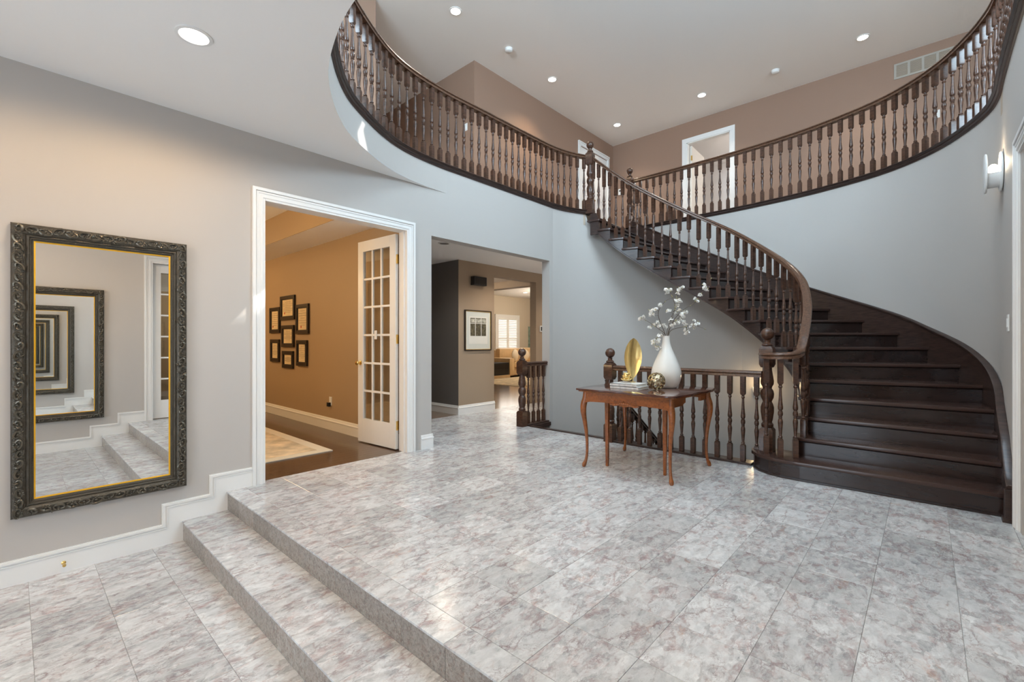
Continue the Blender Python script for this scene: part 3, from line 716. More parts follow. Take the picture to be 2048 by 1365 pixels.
# ---- railing at the stairwell behind the table
wr = thing('stairwell_railing', 'straight dark wooden railing guarding the stairwell behind the red table', 'railing', (4.81, 2.79, 0))
put(wr, 'newel', newel_mesh(1.115), 4.81, 2.79, 0)
relto(wr, MB().sweep([(4.815, 2.75, .878), (4.835, 1.16, .878)], RAIL)).obj('handrail', 'rail_wood', wr, smooth=50)
relto(wr, MB().box(4.775, 4.925, 1.24, 2.735, .0, .022).box(4.87, 4.935, 1.24, 4.1, -.06, .014)).obj('shoe', 'dark_wood', wr, bevel=.004)
for i in range(13):
    y = 2.658 - i * .1209; put(wr, 'baluster', baluster_mesh(.836), 4.816 + (2.75 - y) * .013, y, .02)
# ---- short railing in the hall opening
hr = thing('hall_railing', 'short dark wooden railing with ball newel in the hall opening', 'railing', (4.83, 4.2, 0))
put(hr, 'newel', newel_mesh(1.10), 4.83, 4.2, 0)
relto(hr, MB().sweep([(4.87, 4.2, .868), (5.37, 4.2, .868)], RAIL)).obj('handrail', 'baluster_wood', hr, smooth=50)
relto(hr, MB().box(4.885, 5.37, 4.135, 4.265, -.02, .024).box(4.9, 5.37, 4.10, 4.28, -.05, .006)).obj('shoe', 'dark_wood', hr, bevel=.004)
for i in range(4): put(hr, 'baluster', baluster_mesh(.826), 4.965 + i * .115, 4.2, .022)
# ---- basement stairs and their railing, seen through the balusters
bs = thing('basement_stairs', 'dark basement steps going down behind the stairwell railing', 'stairs', (4.95, 3.45, -.17))
for i in range(10):
    x = 4.935 + i * .25; z = -.172 * (i + 1)
    relto(bs, MB().box(x, x + .28, 2.72, 4.12, z - .03, z)).obj('tread', 'tread_wood_lit', bs, bevel=.004)
    relto(bs, MB().box(x + .255, x + .275, 2.72, 4.12, z - .172, z - .03)).obj('riser', 'tread_wood_lit', bs)
dr = thing('basement_railing', 'dark railing descending into the stairwell behind the straight one', 'railing', (4.95, 2.86, -.17))
sl = -.172 / .25
relto(dr, MB().sweep([(4.87 + q * .2, 2.86, .70 + sl * q * .2) for q in range(0, 12)], RAIL)).obj('handrail', 'dark_wood', dr, smooth=50)
for i in range(16):
    x = 5.0 + i * .125; zb = -.172 * (math.floor((x - 4.935) / .25) + 1); put(dr, 'baluster', baluster_mesh(round(.70 + sl * (x - 4.87) - .02 - zb, 3)), x, 2.86, zb)

# ================================================================ french door leaves
def french_leaf(name, label, loc_, rz, group=None, w=.722, h=2.375, hinges=True):
    d = thing(name, label, 'door', loc_, rz, group, kind='structure'); t = .020
    SW, TR, BR_ = .105, .125, .275                          # stile width, top and bottom rails
    for x0, x1 in ((0, SW), (w - SW, w)): MB().box(x0, x1, -t, t, .012, h).obj('stile', 'white_trim', d, bevel=.002)
    MB().box(SW, w - SW, -t, t, .012, .012 + BR_).obj('rail', 'white_trim', d, bevel=.002)
    MB().box(SW, w - SW, -t, t, h - TR, h).obj('rail', 'white_trim', d, bevel=.002)
    gx0, gx1, gz0, gz1 = SW, w - SW, .012 + BR_, h - TR; cw = (gx1 - gx0) / 3; ch = (gz1 - gz0) / 6
    for i in (1, 2): MB().box(gx0 + i * cw - .012, gx0 + i * cw + .012, -.013, .013, gz0, gz1).obj('muntin', 'white_trim', d, bevel=.003)
    for j in range(1, 6): MB().box(gx0, gx1, -.012, .012, gz0 + j * ch - .012, gz0 + j * ch + .012).obj('muntin', 'white_trim', d, bevel=.003)
    me = MB().box(-cw / 2, cw / 2, -.002, .002, -ch / 2, ch / 2).mesh('pane', 'pane_glass')
    for i in range(3):
        for j in range(6): place('pane', me, d, (gx0 + (i + .5) * cw, 0, gz0 + (j + .5) * ch))
    for s in (-1, 1):
        k = MB().lathe([(.026, 0), (.026, .006), (.010, .012), (.010, .03), (.022, .038), (.027, .05), (.022, .062), (.008, .066)], 16).mesh('knob', 'brass', smooth=40)
        place('knob', k, d, (w - .055, s * t, .94), (R(-90 * s), 0, 0))
    if hinges:
        for z in (.27, 1.22, 2.10): MB().box(-.012, .002, -.024, .012, z - .05, z + .05).lathe([(.007, z - .052), (.007, z + .052)], 8, -.004, -.026).obj('hinge', 'brass', d, bevel=.001)
    return d
dl = french_leaf('door_1', 'white french door leaf with eighteen panes open into the study', (2.846, WL + .165, 0), R(93.5))
MB().box(.34, .385, .020, .026, 1.22, 1.32).obj('switch_plate', 'plastic_white', dl)
french_leaf('door_2', 'white french door leaf across from the mirror, seen in its reflection', (1.445, WR - .075, 0), 0)
d3 = french_leaf('door_3', 'second white french door leaf across from the mirror', (2.85, WR - .075, 0), R(180))
d3.scale = (1, 1, 1)

# upper storey doors
u1 = thing('door_5', 'white panelled door beside the landing corner upstairs', 'door', (8.54, 5.35, ZF), kind='structure')
for x0, x1 in ((-.62, -.53), (.53, .62)): MB().box(x0, x1, -.022, 0, 0, 2.05).box(x0 + .01, x0 + .03, -.032, -.02, 0, 2.049).obj('casing', 'white_trim', u1, bevel=.002)
MB().box(-.62, .62, -.022, 0, 2.05, 2.14).box(-.619, .619, -.034, -.02, 2.11, 2.139).obj('casing', 'white_trim', u1, bevel=.002)
for x0, x1 in ((-.53, -.004), (.004, .53)):
    lf = MB().box(x0, x1, -.012, 0, .01, 2.03).obj('leaf', 'white_trim', u1)
    for z0, z1 in ((.2, .9), (1.05, 1.85)): MB().box(x0 + .09, x1 - .09, -.018, -.010, z0, z1).obj('panel', 'white_trim', lf, bevel=.005)
MB().sphere((-.05, -.04, 1.0), .026, 12, 8).obj('knob', 'brass', u1, smooth=60)
u2 = thing('trim_4', 'white casing of the open bedroom doorway upstairs', 'door casing', (9.35, 3.22, ZF), kind='structure')
for y0, y1 in ((-.51, -.42), (.42, .51)): MB().box(-.022, 0, y0, y1, 0, 2.03).obj('casing', 'white_trim', u2, bevel=.002)
MB().box(-.022, 0, -.51, .51, 2.03, 2.12).obj('casing', 'white_trim', u2, bevel=.002)
MB().box(-.005, .105, -.422, -.405, 0, 2.03).box(-.005, .105, .405, .422, 0, 2.03).box(-.005, .105, -.42, .42, 2.015, 2.03).obj('jamb', 'white_trim', u2)
u3 = thing('door_6', 'white bedroom door swung open behind the upper doorway', 'door', (9.47, 3.60, ZF), R(2), kind='structure')
MB().box(0, .78, -.02, .02, .01, 2.0).obj('leaf', 'door_inner', u3)
MB().box(-.008, .012, -.03, .0, .22, .32).box(-.008, .012, -.03, .0, 1.7, 1.8).obj('hinge', 'brass', u3)
cab = tag(MB().box(10.6, 11.0, 2.9, 3.5, ZF, ZF + .62).obj('dresser', 'orange_wood', bevel=.01), 'small orange wood dresser through the upper doorway', 'dresser')
point('bedroom_light', (10.8, 2.2, 5.2), 30, (1, .95, .9), .2)

# ================================================================ mirrors
def wall_mirror(name, label, loc_, rz, group):
    """local: x across, y out of the wall (-y toward the room), z up"""
    m = thing(name, label, 'mirror', loc_, rz, group); w, h = .888, 1.806
    def rect(i, y): return [(i, y, i), (w - i, y, i), (w - i, y, h - i), (i, y, h - i)]
    prof = [(0, 0), (0, -.030), (.006, -.040), (.016, -.046), (.050, -.048), (.062, -.040), (.066, -.034), (.072, -.036), (.078, -.034), (.082, -.026), (.088, -.026), (.092, -.020), (.098, -.018), (.098, -.006)]
    v = []
    for i, y in prof: v += rect(i, y)
    f = [(j * 4 + k, j * 4 + (k + 1) % 4, (j + 1) * 4 + (k + 1) % 4, (j + 1) * 4 + k) for j in range(len(prof) - 1) for k in range(4)]
    MB().add(v, f).obj('frame', 'mirror_frame', m)
    # carved scrolls, leaves and beads
    c = MB(); rm = random.Random(11)
    def scroll(cx, cz, dx, dz, sg, sc):
        """C scroll with a curl at both ends; (dx,dz) runs along the frame"""
        cx += rm.uniform(-.006, .006) * (1 - abs(dx)) ; cz += rm.uniform(-.006, .006) * (1 - abs(dz)); sc *= rm.uniform(.78, 1.12); a0 = rm.uniform(-.5, .5)
        dx, dz = dx * math.cos(a0) - dz * math.sin(a0), dx * math.sin(a0) + dz * math.cos(a0)
        nx, nz = -dz * sg, dx * sg; pts = []
        for q in range(15):
            a = q / 14; th = -2.6 + 5.2 * a; rr = sc * (.026 - .010 * abs(2 * a - 1) ** 3)
            pts.append((cx + dx * math.sin(th) * rr * 1.15 + nx * math.cos(th) * rr * .75, -.049 - .005 * math.sin(math.pi * a), cz + dz * math.sin(th) * rr * 1.15 + nz * math.cos(th) * rr * .75))
        c.tube(pts, [.0042 + .0034 * math.sin(math.pi * q / 14) for q in range(15)], 5)
        c.sphere((cx, -.048, cz), .008 * sc, 6, 4, (1, .6, 1))
        for q in (-1, 0, 1): c.sphere((cx + dx * .012 * q - nx * .014, -.048, cz + dz * .012 * q - nz * .014), .0062 * sc, 6, 4, (1, .6, 1))
    k = 0
    n = 30
    for i in range(n):
        z = .035 + (h - .07) * i / (n - 1); k += 1
        for x in (.033, w - .033): scroll(x, z, 0, 1, 1 if k % 2 else -1, .95)
    n = 13
    for i in range(n):
        x = .09 + (w - .18) * i / (n - 1); k += 1
        for z in (.033, h - .033): scroll(x, z, 1, 0, 1 if k % 2 else -1, .95)
    for i in range(150):      # small acanthus leaves between the scrolls
        side = rm.random() < .67; t_ = rm.random(); off = rm.uniform(.012, .056)
        if side: x, z = (off if rm.random() < .5 else w - off), .02 + (h - .04) * t_
        else: x, z = .02 + (w - .04) * t_, (off if rm.random() < .5 else h - off)
        a0 = rm.uniform(0, math.pi); l_ = rm.uniform(.010, .018); ca, sa = math.cos(a0) * l_, math.sin(a0) * l_
        c.tube([(x - ca, -.0465, z - sa), (x - ca * .3, -.051, z - sa * .3 + .003), (x + ca * .4, -.051, z + sa * .4 + .002), (x + ca, -.0465, z + sa)], [.0015, .0045, .004, .001], 5)
    c.obj('carving', 'mirror_carving', m, smooth=50)
    g = MB()
    for i0, i1, y in ((.098, .106, -.016),):
        v = rect(i0, -.004) + rect(i0, y) + rect(i1, y + .002) + rect(i1, -.004)
        g.add(v, [(j * 4 + q, j * 4 + (q + 1) % 4, (j + 1) * 4 + (q + 1) % 4, (j + 1) * 4 + q) for j in range(3) for q in range(4)])
    g.obj('gilt_liner', 'gilt', m)
    MB().box(.10, w - .10, -.010, -.004, .10, h - .10).obj('glass', 'mirror_glass', m)
    return m
wall_mirror('wall_mirror', 'tall mirror in a carved dark frame hanging left of the study doorway', (-.005, WL - .002, .116), 0, 'facing hall mirrors')
wall_mirror('wall_mirror', 'matching carved mirror on the facing wall, seen only in the reflection', (.885, WR + .002, .116), R(180), 'facing hall mirrors')

# ================================================================ red console table
tb = thing('console_table', 'glossy red cherry table with curved legs and carved apron before the stairs', 'table', (4.08, 1.97, 0))
def tw(b): return relto(tb, b)
top = []
def edge(p, q, amp, n=14):
    d = Vector(q) - Vector(p); nrm = Vector((d.y, -d.x)).normalized()
    for i in range(n):
        t = i / n; u = Vector(p) + d * t + nrm * amp * (math.cos(t * 4 * math.pi) - 1) * -.5 * (1 if True else 0); top.append((u.x, u.y))
def rounded(p, q, c, n=5):
    for i in range(n): t = i / n; u = Vector(p) * (1 - t) ** 2 + Vector(c) * 2 * t * (1 - t) + Vector(q) * t * t; top.append((u.x, u.y))
edge((3.625, 2.43), (3.59, 1.60), .012); rounded((3.59, 1.60), (3.70, 1.495), (3.575, 1.485)); edge((3.70, 1.495), (4.44, 1.465), .014); rounded((4.44, 1.465), (4.545, 1.56), (4.55, 1.46))
edge((4.545, 1.56), (4.56, 2.40), .012); rounded((4.56, 2.40), (4.47, 2.49), (4.575, 2.495)); edge((4.47, 2.49), (3.72, 2.49), .012); rounded((3.72, 2.49), (3.625, 2.43), (3.60, 2.50))
tw(MB().prism(top, .732, .75)).obj('top', 'cherry_top', tb, bevel=.005, smooth=35)
tw(MB().prism([(4.08 + (x - 4.08) * .965, 1.97 + (y - 1.97) * .965) for x, y in top], .720, .733)).obj('top_underside', 'cherry', tb, bevel=.003)
def apron(p0, p1, zt, fn, th=.022):
    """board from p0 to p1 with a shaped lower edge z=fn(t)"""
    n = 36; d = (Vector(p1) - Vector(p0)); nrm = Vector((-d.y, d.x)).normalized() * th; v = []
    for i in range(n + 1):
        t = i / n; p = Vector(p0) + d * t; q = p + nrm
        v += [(p.x, p.y, fn(t)), (p.x, p.y, zt), (q.x, q.y, zt), (q.x, q.y, fn(t))]
    f = [(i * 4 + j, i * 4 + (j + 1) % 4, i * 4 + 4 + (j + 1) % 4, i * 4 + 4 + j) for i in range(n) for j in range(4)] + [(0, 1, 2, 3), tuple(range(4 * n, 4 * n + 4))[::-1]]
    return tw(MB().add(v, f))
fshape = lambda t: .635 - .018 * math.exp(-((t - .5) / .16) ** 2) - .022 * (abs(2 * t - 1)) ** 6 + .006 * math.cos(t * 6 * math.pi) * (1 - abs(2 * t - 1))
apron((3.665, 2.40), (3.665, 1.57), .721, fshape).obj('apron', 'cherry', tb, smooth=40)
apron((3.68, 1.555), (3.97, 1.555), .721, lambda t: .640 if t < .75 else .640 + .02 * math.sin((t - .75) * 4 * math.pi / 2)).obj('apron', 'cherry', tb, smooth=40)
apron((3.97, 2.425), (3.68, 2.425), .721, lambda t: .640).obj('apron', 'cherry', tb, smooth=40)
apron((4.50, 1.57), (4.50, 2.40), .721, lambda t: .655).obj('apron', 'cherry', tb, smooth=40)
apron((3.95, 1.66), (4.40, 1.66), .721, lambda t: .668).obj('leaf_rail', 'cherry', tb)
apron((4.34, 1.56), (4.50, 1.56), .721, lambda t: .64).obj('leaf_bracket', 'cherry', tb)
cv = MB()
for i in range(15):
    t = (i - 7) / 7; y = 1.985 + t * .135
    cv.sphere((3.66, y, .640 + .014 * math.cos(t * 3.4) - .014 * (1 - t * t)), .0145 - .004 * abs(t), 7, 5, (.6, 1.1, 1))
    if i % 2: cv.tube([(3.657, y - .012, .66), (3.653, y, .668 - .006 * abs(t)), (3.657, y + .014, .652)], [.003, .0045, .002], 5)
tw(cv).obj('carving', 'cherry', tb, smooth=50)
def cabriole(x, y, dx, dy):
    zs = [(.722, 0, .026), (.66, .004, .028), (.60, .020, .030), (.53, .024, .027), (.44, .012, .021), (.34, -.002, .0165), (.22, -.010, .0135), (.12, -.008, .0125), (.06, .002, .014), (.03, .014, .020), (.012, .018, .019), (0.001, .016, .013)]
    p = [(x + dx * o, y + dy * o, z) for z, o, r in zs]
    pc = crom(p, n=3); rr = []
    for i in range(len(pc)):
        j = i / 3; a = int(min(len(zs) - 2, j)); t = j - a; rr.append(zs[a][2] * (1 - t) + zs[a + 1][2] * t)
    return tw(MB().tube([tuple(q) for q in pc], rr, 10))
for x, y, dx, dy in ((3.69, 2.40, -.75, .75), (3.70, 1.575, -.75, -.75), (4.49, 1.55, .75, -.75), (4.49, 2.42, .75, .75)):
    cabriole(x, y, dx, dy).obj('leg', 'cherry', tb, smooth=60)
for x, y in ((3.845, 2.26), (3.92, 1.72)):
    v = [(x + sx * w_, y + sy * w_, z) for z, w_ in ((0.001, .012), (.70, .020)) for sx, sy in ((-1, -1), (1, -1), (1, 1), (-1, 1))]
    tw(MB().add(v, [(0, 1, 2, 3), (4, 5, 6, 7)] + [(i, (i + 1) % 4, 4 + (i + 1) % 4, 4 + i) for i in range(4)])).obj('gate_leg', 'cherry', tb, bevel=.003)

# ---- things on the table
vs = MB(); prof = [(.085, 0), (.098, .006), (.118, .035), (.133, .08), (.139, .125), (.135, .17), (.120, .22), (.098, .275), (.074, .33), (.053, .38), (.041, .42), (.036, .455), (.034, .485), (.036, .50), (.030, .50), (.028, .47), (.028, .40)]
pp = crom([(r, z) for r, z in prof[:14]], n=3)
pp = [(p[0], p[1]) for p in pp] + prof[14:]
seg = 48; v = []
for r, z in pp:
    for k in range(seg):
        a = 2 * math.pi * k / seg; fac = 1 + .028 * (abs(math.cos(3 * a)) - .6) * min(1, r / .12); v.append((r * fac * math.cos(a), r * fac * math.sin(a), z))
f = [(i * seg + k, i * seg + (k + 1) % seg, (i + 1) * seg + (k + 1) % seg, (i + 1) * seg + k) for i in range(len(pp) - 1) for k in range(seg)] + [tuple(range(seg))[::-1], tuple(range((len(pp) - 1) * seg, len(pp) * seg))]
vase = tag(MB().add(v, f).obj('vase', 'ceramic', loc=(4.255, 1.855, .7505), smooth=50, rotz=R(12)), 'white pear shaped ceramic vase holding the blossom branches', 'vase')

bk = None
def book(label, x, y, z, w, d, h, rz):
    o = thing('book', label, 'book', (x, y, z), rz, 'books on the red table')
    MB().box(-w / 2 + .004, w / 2 - .004, -d / 2 + .004, d / 2 - .004, .004, h - .004).obj('pages', 'paper', o)
    MB().box(-w / 2, w / 2, -d / 2, d / 2, 0, .0035).box(-w / 2, w / 2, -d / 2, d / 2, h - .0035, h).box(-w / 2, -w / 2 + .004, -d / 2, d / 2, 0, h).obj('cover', 'book_white', o)
    return o
book('lower white hardback book lying on the red table', 3.955, 2.085, .7505, .235, .285, .023, R(2))
book('upper white hardback book under the gold ornaments', 3.96, 2.095, .7740, .23, .275, .025, R(0))
# gold leaf dish on a stand
gd = thing('leaf_ornament', 'upright gold leaf shaped dish standing on the white books', 'ornament', (4.075, 2.105, .800), R(-38)); gd.scale = (1.13, 1.13, 1.14)
n = 20; v = []; 
for j in range(n + 1):
    t = j / n; z = .03 + .345 * t; w_ = .080 * max(0, math.sin(math.pi * (t ** 1.12))) ** .58 + (.004 if j in (0, n) else 0)
    for i in range(9):
        u = (i - 4) / 4; dep = .030 * (1 - u * u) * math.sin(math.pi * t) + .004 * math.sin(j * 2.1 + i)*.3
        v.append((u * w_ + .02 * (t - .5), dep + .10 * (t - .2) * .25, z))
m_ = len(v); v2 = [(x, y + .003, z) for x, y, z in v]
f = []
for base_, rv in ((0, 0), (m_, 1)):
    for j in range(n):
        for i in range(8):
            q = (base_ + j * 9 + i, base_ + j * 9 + i + 1, base_ + (j + 1) * 9 + i + 1, base_ + (j + 1) * 9 + i); f.append(q[::-1] if rv else q)
rim = [j * 9 for j in range(n + 1)] + [n * 9 + i for i in range(1, 9)] + [j * 9 + 8 for j in range(n - 1, -1, -1)] + [i for i in range(7, 0, -1)]
for a, c_ in zip(rim, rim[1:] + rim[:1]): f.append((a, c_, c_ + m_, a + m_))
MB().add(v + v2, f).obj('dish', 'gold', gd, smooth=60)
MB().tube([(-.01, -.012, .036), (-.012, -.012, .0)], .004, 8).lathe([(.028, 0), (.028, .004), (.006, .008)], 14, -.01, -.005).obj('stand', 'gold', gd, smooth=40)
# small gold flower knot
gk = thing('gold_flower', 'small gold flower ornament on the white books beside the leaf dish', 'ornament', (3.985, 2.135, .7995)); gk.scale = (1.35, 1.35, 1.35)
MB().sphere((0, 0, .04), .020, 12, 8).obj('core', 'gold', gk, smooth=60)
pm = MB().sphere((0, 0, 0), .016, 8, 6, (1, .45, 1.25)).mesh('petal', 'gold', smooth=60)
for ring, (cnt, rad, z, tilt) in enumerate(((6, .022, .020, 60), (6, .021, .036, 30), (5, .015, .052, 5))):
    for i in range(cnt):
        a = 2 * math.pi * i / cnt + ring * .5; place('petal', pm, gk, (rad * math.cos(a), rad * math.sin(a), z), (R(-tilt), 0, a - math.pi / 2))
# pierced sphere: shell with round holes built as a net of rings
ps = thing('pierced_sphere', 'openwork bronze gold sphere in front of the white vase', 'ornament', (3.985, 1.83, .7505))
rad = .081; ctr = Vector((0, 0, rad)); golden = math.pi * (3 - math.sqrt(5)); bs_ = MB(); NP = 34
for i in range(NP):
    zz = 1 - 2 * (i + .5) / NP; th = golden * i; q = Vector((math.sqrt(1 - zz * zz) * math.cos(th), math.sqrt(1 - zz * zz) * math.sin(th), zz))
    x = q.cross(Vector((0, 0, 1)) if abs(q.z) < .9 else Vector((1, 0, 0))).normalized(); y = q.cross(x)
    ro, ri = .0268, .0165; v = []; sg = 10
    for k in range(sg):
        a = 2 * math.pi * k / sg
        for rr, hh in ((ro, rad * .965), (ri, rad * .985), (ri, rad * .925), (ro, rad * .90)):
            d = (q * math.sqrt(max(0, 1 - (rr / rad) ** 2)) * hh + (x * math.cos(a) + y * math.sin(a)) * rr * hh / rad); v.append(tuple(ctr + d))
    bs_.add(v, [(k * 4 + j, k * 4 + (j + 1) % 4, ((k + 1) % sg) * 4 + (j + 1) % 4, ((k + 1) % sg) * 4 + j) for k in range(sg) for j in range(4)])
bs_.obj('shell', 'antique_gold', ps, smooth=40)

# blossom branches
FL = [([(4.258,1.857,1.252),(4.298,1.823,1.429),(4.327,1.799,1.529),(4.319,1.817,1.614),(4.31,1.836,1.665),(4.297,1.859,1.701)],[(4.276,1.859,1.698),(4.302,1.858,1.669),(4.313,1.83,1.693),(4.315,1.849,1.68)]),([(4.254,1.862,1.252),(4.203,1.906,1.421),(4.197,1.899,1.505),(4.215,1.867,1.561),(4.235,1.832,1.596),(4.283,1.766,1.626),(4.298,1.737,1.678),(4.304,1.718,1.708)],[(4.173,1.885,1.553),(4.152,1.864,1.529),(4.119,1.904,1.498),(4.143,1.96,1.463),(4.108,1.94,1.489),(4.119,1.937,1.447),(4.328,1.735,1.712),(4.286,1.735,1.701),(4.291,1.762,1.658),(4.279,1.743,1.68)]),([(4.268,1.847,1.252),(4.319,1.803,1.408),(4.399,1.727,1.515),(4.469,1.662,1.572),(4.511,1.628,1.648),(4.558,1.589,1.731),(4.603,1.552,1.814)],[(4.506,1.672,1.611),(4.487,1.644,1.587),(4.537,1.637,1.651),(4.595,1.595,1.699),(4.564,1.598,1.718),(4.57,1.61,1.752)]),([(4.273,1.841,1.252),(4.287,1.811,1.308),(4.353,1.723,1.336),(4.4,1.657,1.35),(4.437,1.601,1.335),(4.469,1.551,1.307)],[(4.385,1.722,1.305),(4.37,1.688,1.286),(4.407,1.713,1.273),(4.417,1.67,1.35),(4.407,1.646,1.395),(4.408,1.629,1.356),(4.451,1.662,1.323),(4.402,1.679,1.336),(4.457,1.633,1.368)]),([(4.269,1.846,1.252),(4.297,1.815,1.365),(4.349,1.758,1.436),(4.373,1.731,1.492),(4.392,1.71,1.478)],[(4.338,1.803,1.469),(4.359,1.765,1.497),(4.393,1.747,1.483),(4.386,1.708,1.471),(4.376,1.754,1.43),(4.374,1.725,1.386),(4.351,1.794,1.402),(4.319,1.825,1.391),(4.273,1.805,1.343),(4.337,1.738,1.459),(4.318,1.766,1.378),(4.4,1.742,1.437),(4.307,1.798,1.365),(4.361,1.755,1.401),(4.37,1.716,1.361),(4.287,1.826,1.407)]),([(4.254,1.862,1.255),(4.225,1.916,1.316),(4.206,1.959,1.352),(4.177,2.014,1.395),(4.152,2.063,1.425)],[(4.111,2.05,1.419),(4.126,2.035,1.433),(4.144,2.032,1.416),(4.203,1.951,1.355),(4.247,1.937,1.381),(4.256,1.9,1.348),(4.292,1.879,1.334),(4.254,1.918,1.348),(4.285,1.898,1.36),(4.174,1.986,1.337)]),([(4.245,1.872,1.252),(4.208,1.883,1.265),(4.168,1.897,1.244),(4.13,1.909,1.188),(4.122,1.888,1.125)],[(4.141,1.885,1.247),(4.202,1.88,1.248),(4.154,1.942,1.195),(4.179,1.91,1.206),(4.143,1.919,1.17),(4.177,1.894,1.181),(4.136,1.894,1.125),(4.184,1.897,1.135),(4.129,1.935,1.174)]),([(4.266,1.849,1.252),(4.295,1.807,1.435),(4.307,1.784,1.52),(4.315,1.765,1.583)],[(4.286,1.779,1.589),(4.291,1.755,1.574),(4.354,1.756,1.585),(4.345,1.781,1.543),(4.231,1.831,1.486),(4.284,1.835,1.493),(4.32,1.753,1.596)])]
bm_ = MB()
for i in range(5):
    a = 2 * math.pi * i / 5; ca, sa = math.cos(a), math.sin(a)
    L_ = [(.002, -.001, 0), (.007, -.0065, .003), (.013, -.006, .006), (.016, 0, .0055), (.013, .006, .006), (.007, .0065, .003), (.002, .001, 0), (.009, 0, .0012)]
    bm_.add([(x * ca - y * sa, x * sa + y * ca, z) for x, y, z in L_], [(7, 0, 1), (7, 1, 2), (7, 2, 3), (7, 3, 4), (7, 4, 5), (7, 5, 6), (7, 6, 0)])
bm_.sphere((0, 0, .002), .003, 6, 4)
blossom = bm_.mesh('blossom', 'petal')
bud = MB().sphere((0, 0, 0), .0055, 6, 5, (.7, .7, 1.4)).mesh('bud', 'bud', smooth=60)
ways = ['leaning up with three white blossoms at the tip', 'arching left then crossing to the top', 'reaching furthest up right toward the stairs', 'spreading low to the right', 'carrying the dense white cluster above the neck',
        'reaching low left with a lone tuft', 'drooping left below the vase rim', 'standing upright behind the cluster']
for (path, bl_), wy_ in zip(FL, ways):
    t = thing('blossom_branch', 'white blossom branch ' + wy_, 'branch', (4.255, 1.855, 1.0), group='blossom branches in the white vase')
    p3 = [(4.255 + rnd.uniform(-.01, .01), 1.855 + rnd.uniform(-.01, .01), 1.12)] + list(path)
    pc = crom(p3, n=4); rr = [.0032 * (1 - .75 * i / len(pc)) for i in range(len(pc))]
    relto(t, MB().tube([tuple(q) for q in pc], rr, 5)).obj('twig', 'twig', t, smooth=60)
    for b_ in bl_:
        near = min(pc[4:], key=lambda q: (q - Vector(b_)).length)
        if (near - Vector(b_)).length > .012: relto(t, MB().tube([tuple(near), b_], [.0014, .001], 4)).obj('twiglet', 'twig', t)
        for k in range(4):
            o = Vector((rnd.uniform(-.013, .013), rnd.uniform(-.013, .013), rnd.uniform(-.010, .010))) * (0 if k == 0 else 1)
            e = place('blossom', blossom, t, Vector(b_) + o - t.location, (rnd.uniform(-1.3, 1.3), rnd.uniform(-1.3, 1.3), rnd.uniform(0, 6)))
            sc = rnd.uniform(.9, 1.3); e.scale = (sc, sc, sc)
        place('bud', bud, t, Vector(b_) + Vector((rnd.uniform(-.02, .02), rnd.uniform(-.02, .02), rnd.uniform(.0, .02))) - t.location, (rnd.uniform(-1, 1), rnd.uniform(-1, 1), 0))
    for k in range(4):
        q = pc[rnd.randrange(len(pc) // 2, len(pc))]; place('bud', bud, t, q - t.location, (rnd.uniform(-1, 1), rnd.uniform(-1, 1), 0))

# ================================================================ study: certificates, outlet, rug
XW = 2.905
certs = [('topmost black framed certificate with red seal in the study group', 7.08, 7.62, 1.53, 1.905, .05), ('black framed certificate with red seal at the upper left of the group', 7.65, 8.06, 1.33, 1.745, .05),
         ('black framed yellowed certificate with red seal at the upper right of the group', 6.60, 7.03, 1.305, 1.745, .05), ('black framed certificate in the middle of the study group', 7.11, 7.57, 1.105, 1.445, .05),
         ('black framed certificate at the lower left of the group', 7.67, 8.035, .862, 1.226, .05), ('lowest black framed certificate of the study group', 7.135, 7.54, .778, 1.045, .05), ('black framed certificate at the lower right of the group', 6.65, 7.01, .83, 1.212, .05)]
for i, (lab, y0, y1, z0, z1, w_) in enumerate(certs):
    t = thing('framed_certificate', lab, 'framed certificate', (XW, (y0 + y1) / 2, z0), 0, 'framed certificates on the study wall'); hw = (y1 - y0) / 2; h = z1 - z0
    b = MB()
    b.box(-.03, 0, -hw, hw, 0, w_).box(-.03, 0, -hw, hw, h - w_, h).box(-.03, 0, -hw, -hw + w_, w_, h - w_).box(-.03, 0, hw - w_, hw, w_, h - w_)
    b.box(-.022, 0, -hw + w_, -hw + w_ + .012, w_, h - w_).box(-.022, 0, hw - w_ - .012, hw - w_, w_, h - w_).box(-.022, 0, -hw + w_, hw - w_, w_, w_ + .01).box(-.022, 0, -hw + w_, hw - w_, h - w_ - .01, h - w_)
    b.obj('frame', 'black_frame', t, bevel=.003)
    pg = MB().box(-.012, -.008, -hw + w_, hw - w_, w_, h - w_).obj('paper', 'parchment', t)
    b = MB()
    for j in range(7):
        zz = h - w_ - .05 - j * (h - 2 * w_ - .09) / 7; ww = (hw - w_ - .03) * (1 if j % 3 else .55); b.box(-.0128, -.012, -ww, ww, zz, zz + .004)
    b.obj('text_lines', 'ink', pg)
    if i < 3: MB().lathe([(.018, 0), (.018, .003)], 12).obj('seal', 'seal_red', pg, loc=(-.012, (hw - w_) * (.55 if i < 2 else .3), w_ + .055)).rotation_euler = (0, R(-90), 0)
ol = thing('wall_outlet', 'white wall outlet low on the tan study wall', 'outlet', (XW, 5.955, .33))
MB().box(-.006, 0, -.036, .036, 0, .116).obj('plate', 'plastic_white', ol, bevel=.002)
MB().box(-.008, -.005, -.017, .017, .015, .05).box(-.008, -.005, -.017, .017, .066, .10).obj('socket', 'plastic_white', ol)
ad = thing('power_adapter', 'black power adapter plugged into the study outlet', 'adapter', (XW - .008, 5.965, .315))
MB().box(-.035, 0, -.026, .026, 0, .055).obj('body', 'plastic_black', ad, bevel=.004)
MB().box(0, .006, -.006, .006, .022, .034).obj('prong', 'brass', ad)
rg = thing('study_rug', 'cream patterned rug on the dark study parquet', 'rug', (1.3, 6.2, 0))
